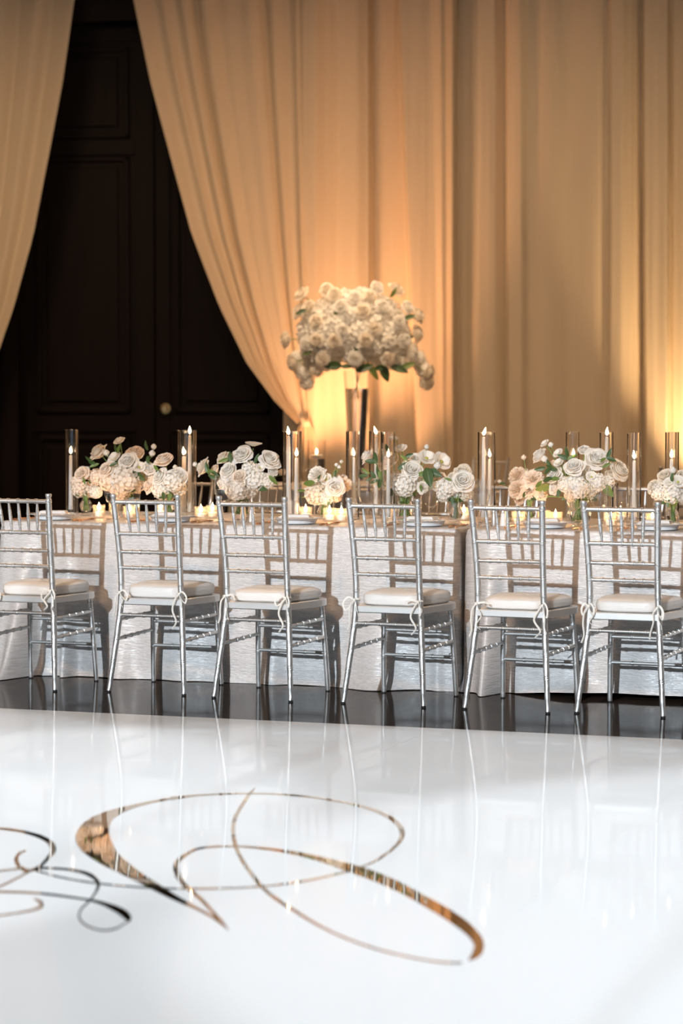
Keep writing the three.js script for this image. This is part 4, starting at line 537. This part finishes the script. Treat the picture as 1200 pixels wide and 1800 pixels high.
goblet(-3.707, -11.02, 1.02, true, 'goblet of water behind the left post of the fourth near chair');
goblet(-3.457, -11.25, 0.8, false, 'small empty goblet between the two right-hand vases of the left table');
goblet(-3.139, -11.02, 1.02, true, 'goblet of water behind the left post of the fifth near chair');
goblet(-2.700, -11.09, 0.92, false, 'empty goblet beside the left post of the rightmost near chair');
goblet(-2.569, -11.02, 1.02, true, 'goblet of water behind the rightmost near chair');
goblet(-2.47, -11.06, 0.9, false, 'empty goblet between the big rose bouquet and the lone taper at its right');
tumbler(-5.012, -11.17, 'cut crystal tumbler below the blush hydrangeas of the left bouquet');
tumbler(-4.12, -11.08, 'cut crystal tumbler beside the third plate');
tumbler(-3.29, -11.08, 'cut crystal tumbler left of the fifth near chair');
// salt and pepper
const shakerBody = lathe([[0, 0], [0.015, 0], [0.016, 0.004], [0.012, 0.045], [0.0105, 0.062], [0, 0.062]], 20), shakerCap = lathe([[0.011, 0.060], [0.012, 0.063], [0.0115, 0.072], [0.006, 0.080], [0, 0.081]], 20);
for (const [x, z, m, l] of [[-4.36, -11.05, 'silver', 'silver pepper shaker below the white poppy bouquet'], [-4.312, -11.05, 'china', 'white salt shaker below the white poppy bouquet'], [-3.083, -11.05, 'silver', 'silver pepper shaker left of the blush bouquet'], [-3.038, -11.05, 'china', 'white salt shaker left of the blush bouquet']]) {
  const t = thing(m === 'silver' ? 'pepper_shaker' : 'salt_shaker', l, 'shaker', [x, TOP, z]); part('body', shakerBody, mat[m], t); part('cap', shakerCap, mat.silver, t);
}
// candles
const flameGeo = lathe([[0, -0.004], [0.0035, 0], [0.0058, 0.006], [0.0055, 0.012], [0.0036, 0.020], [0.0016, 0.027], [0, 0.032]], 14);
function flame(parent, y, lean = 0, s = 1, power = 1) {
  const f = part('flame', flameGeo, mat.flame, parent); f.castShadow = false; f.position.set(0, y, 0); f.rotation.z = lean; f.scale.set(s * 1.35, s * 1.2, s * 1.35);
  const l = new THREE.PointLight(CANDLE, FLAME_CD * power, 0, 2); l.position.set(0, y + 0.01, 0); l.castShadow = true; l.shadow.radius = 0.3; parent.add(l);
}
const rimGeo = new THREE.TorusGeometry(0.0324, 0.0017, 8, 40).rotateX(Math.PI / 2).translate(0, 0.4418, 0);
const cylGeo = lathe([[0, 0], [0.0335, 0], [0.0335, 0.44], [0.0312, 0.44], [0.0312, 0.012], [0, 0.012]], 40), cupGeo = lathe([[0, 0], [0.021, 0], [0.022, 0.004], [0.019, 0.03], [0.013, 0.032], [0.0125, 0.012], [0, 0.011]], 20);
const taperG = h => lathe([[0, 0], [0.0118, 0], [0.0112, 0.06], [0.0078, h - 0.006], [0.005, h], [0, h + 0.001]], 18), wickG = new THREE.CylinderGeometry(0.0008, 0.0008, 0.012, 6).translate(0, 0.005, 0);
const taperTall = taperG(0.392), taperShort = taperG(0.285);
[[-5.501, -11.5, 1, 'leftmost, left of the first bouquet', [[-0.006, 0, 0, 'left of the first bouquet']]],
  [-4.815, -11.42, 1.5, 'wide one at the left holding two tapers', [[-0.022, -0.01, 0, 'left one in the wide cylinder left of the poppy bouquet'], [0.02, 0.008, 1, 'right one in the wide cylinder left of the poppy bouquet']]],
  [-4.196, -11.3, 1.45, 'wide one right of the poppy bouquet holding two tapers', [[-0.014, 0.012, 1, 'left one in the wide cylinder right of the poppy bouquet'], [0.018, -0.012, 0, 'right one in the wide cylinder right of the poppy bouquet']]],
  [-3.928, -11.45, 1, 'straight below the tall centrepiece vase', [[0.006, 0, 0, 'below the tall centrepiece vase']]],
  [-3.857, -11.6, 1, 'rear one of the two left of the leafy bouquet', [[0.003, 0, 1, 'rear one of the two left of the leafy bouquet']]],
  [-3.659, -11.2, 1, 'front one of the two left of the leafy bouquet', [[0, 0, 0, 'front one of the two left of the leafy bouquet']]],
  [-3.204, -11.35, 1.3, 'wide one above the table gap holding two tapers', [[-0.012, 0.015, 1, 'left one in the wide cylinder above the table gap'], [0.012, -0.012, 0, 'right one in the wide cylinder above the table gap']]],
  [-2.837, -11.6, 1, 'behind the left half of the big rose bouquet', [[0.004, 0, 0, 'behind the left half of the big rose bouquet']]],
  [-2.644, -11.5, 1, 'behind the right half of the big rose bouquet', [[0, 0, 1, 'behind the right half of the big rose bouquet']]],
  [-2.454, -11.25, 1, 'alone right of the big rose bouquet', [[0.001, 0, 0, 'alone right of the big rose bouquet']]],
  [-2.333, -11.55, 1, 'rightmost, behind the last bouquet', [[-0.003, 0, 0, 'rightmost, behind the last bouquet']]]].forEach(([x, z, wide, where, tapers], i) => {
  const c = thing('glass_cylinder', `clear glass candle cylinder, ${where}`, 'candle holder', [x, TOP, z], 0, 'glass candle cylinders');
  const tube = part('tube', cylGeo, mat.tubeGlass, c), rim = part('rim', rimGeo, mat.glass, c); tube.scale.set(wide, 1, wide); rim.scale.set(wide, 1, wide);
  tapers.forEach(([dx, dz, tall, tw], j) => {
    const k = thing('taper_candle', `${tall ? 'tall' : 'short'} lit white taper, ${tw}`, 'candle', [x + dx, TOP + 0.0125, z + dz], 0, 'white taper candles');
    const h = tall ? 0.392 : 0.285, cup = part('glass_cup', cupGeo, mat.crystal, k); if (tapers.length > 1) cup.scale.set(0.8, 1, 0.8);
    const w = part('wax', tall ? taperTall : taperShort, mat.wax, k); w.position.y = 0.013; const wk = part('wick', wickG, mat.wick, k); wk.position.y = 0.013 + h;
    flame(k, 0.013 + h + 0.011, [0, 0.05, 0.1, 0.12, 0.3, 0, -0.3, 0, -0.1, 0.1, 0][i] * (j ? -0.4 : 1), 1, 4);
  });
});
const votGeo = new THREE.LatheGeometry([[1e-4, 0], [0.027, 0], [0.032, 0.005], [0.0305, 0.018], [0.0335, 0.032], [0.0315, 0.046], [0.034, 0.060], [0.033, 0.067], [0.0295, 0.067], [0.0265, 0.009], [1e-4, 0.008]].map(([r, y]) => new THREE.Vector2(r, y)), 14).toNonIndexed(); votGeo.computeVertexNormals();
const votWax = lathe([[0, 0], [0.021, 0], [0.0215, 0.022], [0.019, 0.0235], [0, 0.022]], 20);
[[-5.187, -11.16, 'below the leftmost bouquet'], [-5.195, -11.37, 'behind the first votive from the left'], [-4.617, -11.13, 'left of the large water goblet'], [-4.632, -11.32, 'rear one, left of the large water goblet'], [-4.95, -11.40, 'between the two left vases'], [-4.124, -11.3, 'beside the paired tapers right of the poppy bouquet'], [-3.962, -11.2, 'left one of two below the small white bouquet'], [-3.890, -11.17, 'right one of two below the small white bouquet'], [-2.982, -11.12, 'front one below the blush bouquet'], [-2.905, -11.3, 'rear one below the blush bouquet'], [-2.806, -11.14, 'below the left edge of the big rose bouquet'], [-2.539, -11.13, 'behind the rightmost near chair'], [-2.345, -11.16, 'left of the last vase'], [-3.733, -11.45, 'left of the green-filled vase at the centre'], [-3.363, -11.5, 'behind the bulb vase near the table gap'], [-2.60, -11.62, 'far one behind the big rose bouquet'], [-4.984, -11.08, 'beside the square vase']].forEach(([x, z, where]) => {
  const c = thing('votive_holder', `small faceted glass votive holder, ${where}`, 'candle holder', [x, TOP, z], 0, 'glass votive holders'); part('cup', votGeo, mat.crackle, c);
  const k = thing('votive_candle', `lit white votive candle in its glass, ${where}`, 'candle', [x, TOP + 0.0095, z], 0, 'votive candles');
  part('wax', votWax, mat.wax, k); const wk = part('wick', wickG, mat.wick, k); wk.position.y = 0.022; flame(k, 0.033, 0, 1, 0.85);
});

// ---------------------------------------------------------------- flowers (unit size, axis +y)
function petalPatch(phi, wid, R, H, curl, o, ruff = 0.06, nx = 6, ny = 6, close = 0) {
  return grid(nx, ny, (a, b) => {
    const x = a * 2 - 1, edge = Math.sqrt(Math.max(0, 1 - Math.pow(Math.abs(x), 2.6) * 0.9)), bb = b * lerp(0.86, 1, edge);
    const q = phi + x * wid * (0.35 + 0.65 * Math.sin(Math.min(1, b * 1.3) * Math.PI / 2));
    const r = R * (0.16 + 0.84 * Math.sin(bb * 1.45)) * (1 - close * bb * bb * bb) + curl * Math.pow(bb, 4) + ruff * bb * n2(x * 2.2 + o, bb * 2) * 2, y = H * bb - Math.max(0, curl) * 0.8 * Math.pow(bb, 5) + ruff * n2(x * 3 + o, 7);
    return [r * Math.cos(q), y, r * Math.sin(q)];
  });
}
function rosePetal(phi, wid, rim, h, lip, o, ruff, base) {     // shell from the base up to a rim of radius rim, its lip turned out
  return grid(6, 8, (a, b) => {
    const x = a * 2 - 1, top = 1 - 0.16 * Math.pow(Math.abs(x), 2.2) + 0.05 * n2(x * 2 + o, 3), bb = b * top;
    const wall = (rim - 0.02) * Math.pow(Math.sin(Math.min(1, bb / 0.8) * Math.PI / 2), 0.7) * (1 + base * Math.sin(Math.min(1, bb / 0.85) * Math.PI)), fl = Math.max(0, (bb - 0.74) / 0.26);
    const r = wall + lip * fl * fl + ruff * bb * n2(x * 2.2 + o, bb * 2), y = -0.5 + (h + 0.5) * Math.sin(Math.min(1, bb / 0.92) * Math.PI / 2) - lip * 0.5 * Math.max(0, fl - 0.45) + ruff * 0.8 * n2(x * 3 + o, 7) * bb;
    const q = phi + x * wid * (0.4 + 0.6 * Math.sin(Math.min(1, bb * 1.2) * Math.PI / 2));
    return [r * Math.cos(q), y, r * Math.sin(q)];
  });
}
function roseGeo(sd, ruff = 0.05, open = 1) {
  reseed(sd); const l = [];
  const whorls = [[2, 0.06, 0.60, 0.05, 1.7, 0.2], [3, 0.13, 0.60, 0.06, 1.3, 0.22], [3, 0.22, 0.585, 0.07, 1.25, 0.22], [4, 0.32, 0.55, 0.08, 1.0, 0.2], [4, 0.43, 0.49, 0.09, 1.0, 0.16], [5, 0.55, 0.40, 0.11, 0.85, 0.12], [5, 0.67, 0.28, 0.15, 0.82, 0.08], [5, 0.78, 0.12, 0.2 * open, 0.8, 0.03]];
  whorls.forEach(([n, R, H, lip, w, base], k) => { const o = rr(0, 6); for (let i = 0; i < n; i++) l.push(rosePetal(o + i * 2 * Math.PI / n + rr(-0.15, 0.15), w * rr(0.92, 1.1), R * rr(0.94, 1.06), H + rr(-0.05, 0.05), lip * rr(0.6, 1.5), rr(0, 90), ruff * (k < 3 ? 0.5 : 2), base)); });
  return merge(l);
}
function carnationGeo(sd) {
  reseed(sd); const l = [];
  for (let i = 0; i < 46; i++) { const t = i / 46, R = 0.12 + 0.82 * Math.sqrt(t), H = 0.95 - 0.75 * t * t; l.push(petalPatch(i * 2.4, 0.5, R * 0.8, H, 0.2 * t + 0.06, rr(0, 90), 0.16, 7, 4)); }
  return merge(l).translate(0, -0.4, 0);
}
function hydrangeaGeo(sd) {
  reseed(sd); const l = [], f = new THREE.BufferGeometry();
  const n = 85;
  for (let i = 0; i < n; i++) {
    const y = 1 - 1.75 * (i + 0.5) / n, r = Math.sqrt(Math.max(0, 1 - y * y)), a = i * 2.39996, d = V(r * Math.cos(a), y, r * Math.sin(a)), k = rr(0.84, 1.0), tw = rr(0, 6), q = new THREE.Quaternion().setFromUnitVectors(V(0, 1, 0), d.clone().add(V(rr(-.25, .25), rr(-.25, .25), rr(-.25, .25))).normalize());
    for (let p = 0; p < 4; p++) {
      const g = grid(2, 3, (u, v) => { const x = (u * 2 - 1), w = 0.115 * Math.sin(Math.min(1, v * 0.85 + 0.12) * Math.PI) + 0.01; return [x * w, 0.035 * v + 0.05 * x * x * v - 0.03 * v * v, 0.02 + 0.2 * v]; });
      g.rotateX(rr(-0.35, 0.1)).rotateY(tw + p * Math.PI / 2 + rr(-.15, .15)); g.applyQuaternion(q); g.translate(d.x * k, d.y * k, d.z * k); l.push(g);
    }
  }
  l.push(new THREE.SphereGeometry(0.74, 14, 10));
  return merge(l);
}
function lisianthusGeo(sd) {
  reseed(sd); const l = []; for (let k = 0; k < 2; k++) for (let i = 0; i < 5; i++) l.push(petalPatch(i * 1.257 + k * 0.63, 0.72, k ? 0.62 : 0.86, k ? 0.9 : 0.72, k ? 0.06 : 0.22, rr(0, 90), 0.07)); return merge(l).translate(0, -0.35, 0);
}
function budGeo(sd) { reseed(sd); const l = []; for (let k = 0; k < 3; k++) for (let i = 0; i < 4; i++) l.push(petalPatch(i * 1.57 + k * 0.6, 0.95, 0.28 + 0.3 * k, 1.35 - 0.12 * k, -0.22 * k, rr(0, 90), 0.05)); return merge(l).translate(0, -0.6, 0); }
function poppyGeo(sd) { reseed(sd); const l = []; for (let k = 0; k < 2; k++) for (let i = 0; i < 6; i++) l.push(petalPatch(i * 1.047 + k * 0.5, 0.6, 0.95, 0.42 + 0.1 * k, 0.12, rr(0, 90), 0.09)); return merge(l).translate(0, -0.15, 0); }
const FL = { R: [roseGeo(11), roseGeo(12, 0.07, 1.25), roseGeo(13, 0.06, 0.8), roseGeo(14, 0.08, 1.1)], C: [carnationGeo(21), carnationGeo(22)], H: [hydrangeaGeo(31), hydrangeaGeo(32), hydrangeaGeo(33)], L: [lisianthusGeo(41), lisianthusGeo(42)], B: [budGeo(51), budGeo(52)], P: [poppyGeo(61)] };
const FN = { R: 'rose', C: 'carnation', H: 'hydrangea_head', L: 'lisianthus', B: 'bud', P: 'poppy' };
const heartGeo = new THREE.SphereGeometry(0.2, 10, 8).scale(1, 0.8, 1).translate(0, -0.05, 0), sepalGeo = (() => { const l = []; for (let i = 0; i < 5; i++) l.push(petalPatch(i * 1.257, 0.3, 0.5, 0.55, 0.1, i * 9, 0.02, 3, 4)); return merge(l).translate(0, -0.72, 0); })();
const leafGeo = (wide, sd) => { reseed(sd); const o = rr(0, 50); return grid(8, 12, (a, b) => { const x = a * 2 - 1, w = wide * Math.pow(Math.sin(Math.pow(b, 0.8) * Math.PI * 0.97 + 0.02), 0.8); return [b * 2 - 1, x * w, 0.25 * Math.abs(x) * w - 0.35 * (b - 0.4) * (b - 0.4) + 0.05 * n2(b * 5 + o, x)]; }); };
const LEAF = [leafGeo(0.42, 1), leafGeo(0.34, 2), leafGeo(0.5, 3)];
function addFlower(parent, kind, pos, r, axis, i) {
  const [k, c] = kind, v = FL[k], m = part(FN[k], v[i % v.length], c === 'w' ? mat.petalW : c === 'c' ? mat.petalC : mat.petalB, parent);
  m.position.copy(pos); m.quaternion.setFromUnitVectors(V(0, 1, 0), axis.clone().normalize()).multiply(new THREE.Quaternion().setFromAxisAngle(V(0, 1, 0), i * 1.7)); m.scale.setScalar(r * (k === 'R' ? 1.2 : k === 'B' ? 1.1 : k === 'H' ? 1.02 : 1.1));
  if (k === 'L' || k === 'P') part('flower_heart', heartGeo, mat.heart, m);
  if (k === 'B') part('sepals', sepalGeo, mat.leafL, m);
  return m;
}
const VASES = {
  bulb: { h: 0.115, neck: 0.019, prof: [[0, 0], [0.028, 0], [0.030, 0.003], [0.012, 0.012], [0.026, 0.024], [0.034, 0.045], [0.030, 0.066], [0.018, 0.086], [0.019, 0.115]], inn: [[0.0175, 0.115], [0.0165, 0.087], [0.0285, 0.066], [0.032, 0.046], [0.024, 0.027], [0, 0.018]], w: [[0, 0.0185], [0.0235, 0.0275], [0.0315, 0.046], [0.028, 0.0655], [0.0205, 0.078], [0, 0.078]] },
  cylinder: { h: 0.13, neck: 0.038, prof: [[0, 0], [0.044, 0], [0.0445, 0.13]], inn: [[0.0425, 0.13], [0.042, 0.008], [0, 0.008]], w: [[0, 0.0085], [0.0415, 0.0085], [0.042, 0.1], [0, 0.1]] },
  fish: { h: 0.12, neck: 0.038, prof: [[0, 0], [0.03, 0], [0.05, 0.02], [0.06, 0.055], [0.052, 0.09], [0.042, 0.11], [0.045, 0.12]], inn: [[0.043, 0.12], [0.0405, 0.11], [0.05, 0.09], [0.058, 0.055], [0.048, 0.022], [0, 0.006]], w: [[0, 0.0065], [0.0475, 0.0225], [0.0575, 0.055], [0.051, 0.084], [0, 0.084]] },
};
const ARR_LABEL = ['small blush bouquet in a bulb vase, leftmost on the table', 'full white and blush bouquet in a square vase at the left', 'white and blush bouquet in a bulb vase just left of the paired tapers', 'white bouquet with a single poppy standing above it in a cylinder vase', 'small white bouquet behind two glowing votives at the centre', 'leafy white bouquet with a long green sprig on its left', 'white rose and hydrangea bouquet in a bulb vase above the table gap', 'all blush carnation bouquet with one bud rising above', 'largest white rose bouquet with dark leaves at the right', 'cream bouquet cut by the right edge of the picture'];
ARR.forEach(([vase, x, z, fl, lv], ai) => {
  const t = thing('flower_arrangement', ARR_LABEL[ai], 'flowers', [x, TOP, z], 0, 'low flower arrangements on the banquet tables');
  let vh, neck, vm;
  if (vase === 'square') { vh = 0.13; neck = 0.036; vm = part('vase', [box(0.092, 0.008, 0.092, 0, 0.004, 0), box(0.092, vh - 0.008, 0.003, 0, vh / 2 + 0.004, 0.0445), box(0.092, vh - 0.008, 0.003, 0, vh / 2 + 0.004, -0.0445), box(0.003, vh - 0.008, 0.086, 0.0445, vh / 2 + 0.004, 0), box(0.003, vh - 0.008, 0.086, -0.0445, vh / 2 + 0.004, 0)], mat.glass, t); part('water', box(0.085, 0.085, 0.085, 0, 0.0515, 0), mat.water, t); }
  else { const q = VASES[vase]; vh = q.h; neck = q.neck; vm = part('vase', lathe([...q.prof, ...q.inn], 32), mat.glass, t); part('water', lathe(q.w, 32), mat.water, t); }
  const stems = []; reseed(100 + ai);
  fl.forEach(([k, dx, h, dz, r], i) => {
    const pos = V(dx, h, dz), ax = V(dx * 3.2, (h - 0.15) * 2.6 + 0.12, dz * 2.2 + 0.45);
    if (k[0] === 'B') ax.set(dx * 1.5, 1, 0.2); if (k[0] === 'P') ax.set(0.05, 1, 0.08);
    ax.add(V(rr(-.08, .08), rr(-.08, .08), rr(-.05, .1)));
    addFlower(t, k, pos, r, ax, i + ai);
    const a = rr(0, 6.28), q = rr(0.2, 0.8) * neck, b = 0.6; const base = V(Math.cos(a) * q * b, 0.03, Math.sin(a) * q * b), nk = V(-Math.cos(a) * q, vh * 0.9, -Math.sin(a) * q), end = pos.clone().addScaledVector(ax.clone().normalize(), -r * 0.5);
    const mid = nk.clone().lerp(end, 0.5).add(V(0, 0.01, -0.005));
    if (h > 0.11) stems.push(sweep(smooth([base, nk, mid, end], 12), k[0] === 'B' || k[0] === 'P' ? 0.0017 : 0.0025, 6));
  });
  for (let i = 0; i < 9; i++) { const a = rr(0, 6.28), a2 = a + rr(2, 4); stems.push(sweep([V(Math.cos(a) * neck * 0.7, 0.028, Math.sin(a) * neck * 0.6), V(Math.cos(a2) * neck * 0.7, vh + 0.01, Math.sin(a2) * neck * 0.7)], 0.0026, 6)); }
  part('stems', stems, mat.stem, t);
  lv.forEach(([dx, h, r, ang], i) => {
    const big = r > 0.036, m = part('leaf', big ? LEAF[2] : LEAF[i % 2], (i % 4 === 1 || (ai === 7 && i < 2) || (ai === 8 && i === 6) || (ai === 4 && i === 0)) ? mat.leafL : mat.leafD, t);
    m.position.set(dx, h, 0.055 + rr(-0.01, 0.015)); m.rotation.set(rr(-0.5, 0.3), rr(-0.4, 0.4), THREE.MathUtils.degToRad(ang), 'ZYX'); m.scale.setScalar(r * 1.05);
  });
  for (let i = 0; i < 6; i++) { const a = rr(0, 6.28), m = part('leaf', LEAF[i % 2], mat.leafD, t); m.position.set(Math.cos(a) * neck * 1.6, vh + rr(0.0, 0.03), Math.sin(a) * neck * 1.6); m.rotation.set(rr(-.4, .4), -a, rr(-.6, .3), 'YXZ'); m.scale.setScalar(0.03); }
});

// ---------------------------------------------------------------- tall centrepiece on the round table
{
  const t = thing('tall_centerpiece', 'tall glass trumpet vase crowned with a broad dome of white roses and hydrangeas', 'centrepiece', [-5.553, TOP, -16.279]);
  const H = 0.815, po = [[0, 0], [0.085, 0], [0.088, 0.004], [0.05, 0.012], [0.048, 0.03], [0.06, 0.2], [0.074, 0.45], [0.086, 0.7], [0.094, H]], pi = [[0.091, H], [0.083, 0.7], [0.071, 0.45], [0.057, 0.2], [0.045, 0.035], [0, 0.03]];
  part('vase', lathe([...po, ...pi], 40), mat.glass, t);
  part('water', lathe([[0, 0.0305], [0.0445, 0.0355], [0.0565, 0.2], [0.0705, 0.45], [0.0822, 0.69], [0, 0.69]], 40), mat.water, t);
  const PX = 17.2 / 4250, at = (x, y, dz = 0) => V((x - 627) * PX, 1.33 + (712 - y) * PX - TOP, dz);
  reseed(77);
  // dome: hydrangeas packed over an ellipsoid, roses between, drooping clusters at both ends
  const C = at(622, 590), A = [0.315, 0.245, 0.29]; const spots = [];
  for (let i = 0; i < 58; i++) { const y = 1 - 1.62 * (i + 0.5) / 58, r = Math.sqrt(1 - y * y), a = i * 2.39996; spots.push(V(C.x + A[0] * r * Math.cos(a), C.y + A[1] * y, A[2] * r * Math.sin(a))); }
  const yaw = THREE.MathUtils.degToRad(19.2), turn = v => v.applyAxisAngle(V(0, 1, 0), yaw);
  spots.forEach((p, i) => { const ax = V(p.x - C.x, (p.y - C.y) * 1.2 + 0.08, p.z); addFlower(t, 'Hw', turn(p.clone()), rr(0.085, 0.105), turn(ax), i); });
  const extra = [[545, 640, 0.05], [533, 655, 0.06], [540, 672, 0.03], [556, 650, 0.1], [522, 630, 0], [541, 610, 0.1], [720, 615, 0.08], [733, 630, 0.05], [743, 650, 0.03], [749, 672, 0.0], [706, 640, 0.1], [690, 632, 0.14], [565, 628, 0.14], [530, 640, -0.1], [738, 640, -0.1]];
  extra.forEach(([x, y, dz], i) => addFlower(t, i % 3 ? 'Hw' : 'Hc', turn(at(x, y, dz)), 0.055, turn(V((x - 627) * 0.01, -0.1, 0.6)), i));
  [[623, 531, 0.27], [590, 525, 0.26], [611, 561, 0.33], [654.5, 583, 0.37], [695, 571, 0.3], [590, 601, 0.4], [542, 607, 0.25], [570, 631, 0.33], [623, 631, 0.4], [677, 630, 0.36], [659, 513, 0.2], [576, 516, 0.16], [719, 624, 0.2], [640, 600, 0.41], [603, 585, 0.4], [560, 570, 0.3], [668, 545, 0.3], [636, 552, 0.36], [680, 603, 0.36], [548, 545, 0.2], [705, 600, 0.28], [560, 600, 0.33], [600, 545, 0.33], [648, 530, 0.27], [710, 545, 0.15]].forEach(([x, y, dz], i) => { const p = at(x, y, dz * 0.9), ax = V(p.x - C.x, p.y - C.y, p.z); p.addScaledVector(ax.clone().normalize(), 0.02); addFlower(t, i % 2 ? 'Rc' : 'Rw', turn(p), 0.048, turn(ax.add(V(0, 0, 0.3))), i); });
  const stems = [];
  [[531.5, 520], [527, 549], [504, 598], [695, 511], [732.5, 557], [731, 588], [751, 655], [516, 640]].forEach(([x, y], i) => { const p = at(x, y, 0.1), ax = V(p.x - C.x, p.y - C.y + 0.05, 0.25); addFlower(t, 'Rc', turn(p.clone()), 0.058, turn(ax.clone()), i); stems.push(sweep([turn(C.clone()), turn(p.clone())], 0.003, 6)); });
  for (let i = 0; i < 4; i++) { const a = rr(0, 6.28), q = rr(0.2, 0.7) * 0.05; stems.push(sweep([V(Math.cos(a) * q, H - 0.2, Math.sin(a) * q), V(-Math.cos(a) * q * 1.5, H + 0.06, -Math.sin(a) * q * 1.5)], 0.003, 6)); }
  part('stems', stems, mat.stem, t);
  [[640, 648, 20], [655, 655, -60], [675, 657, -70], [700, 650, -20], [712, 645, 200], [585, 644, 180], [530, 551, 200], [700, 575, 20], [718, 560, 25], [716, 596, 20], [590, 552, 100], [625, 617, 0], [558, 605, 90], [690, 518, 60], [665, 648, 190], [608, 646, 0], [540, 622, 200]].forEach(([x, y, a], i) => { const m = part('leaf', LEAF[i % 3], i % 3 === 1 ? mat.leafL : mat.leafD, t); m.position.copy(turn(at(x, y, 0.34 - Math.abs(x - 627) * 0.0012))); m.rotation.set(rr(-.4, .2), yaw, THREE.MathUtils.degToRad(a), 'YXZ'); m.scale.setScalar(i < 6 ? 0.065 : 0.04); });
}
// glasses and a floating candle on the round table
[[-5.92, -15.86, 'left of the floating candle'], [-5.84, -15.98, 'nearest the floating candle'], [-5.30, -15.7, 'right of the centrepiece vase'], [-5.02, -15.95, 'at the right rim of the round table']].forEach(([x, z, w]) => {
  const t = thing('wine_glass', `wine glass on the round table, ${w}`, 'glass', [x, TOP, z], 0, 'wine glasses on the round table');
  part('bowl_and_stem', lathe([[0, 0], [0.035, 0], [0.035, 0.003], [0.006, 0.008], [0.004, 0.1], [0.02, 0.11], [0.036, 0.14], [0.038, 0.17], [0.031, 0.225], [0.0295, 0.225], [0.0365, 0.17], [0.0345, 0.141], [0.018, 0.113], [0, 0.108]], 24), mat.glass, t);
});
{
  const x = -5.62, z = -15.62, c = thing('candle_vessel', 'straight glass vessel on the round table with a floating candle', 'candle holder', [x, TOP, z]);
  part('tube', lathe([[0, 0], [0.062, 0], [0.062, 0.33], [0.059, 0.33], [0.059, 0.01], [0, 0.01]], 32), mat.glass, c); part('water', lathe([[0, 0.0105], [0.0585, 0.0105], [0.0585, 0.205], [0, 0.205]], 32), mat.water, c);
  const k = thing('floating_candle', 'round white floating candle in the vessel on the round table', 'candle', [x, TOP + 0.2055, z]); part('wax', lathe([[0, 0], [0.02, 0], [0.04, 0.012], [0.045, 0.022], [0.04, 0.026], [0, 0.024]], 24), mat.wax, k); const w = part('wick', wickG, mat.wick, k); w.position.y = 0.022; flame(k, 0.034, 0, 0.9);
}

renderer.render(scene, camera);
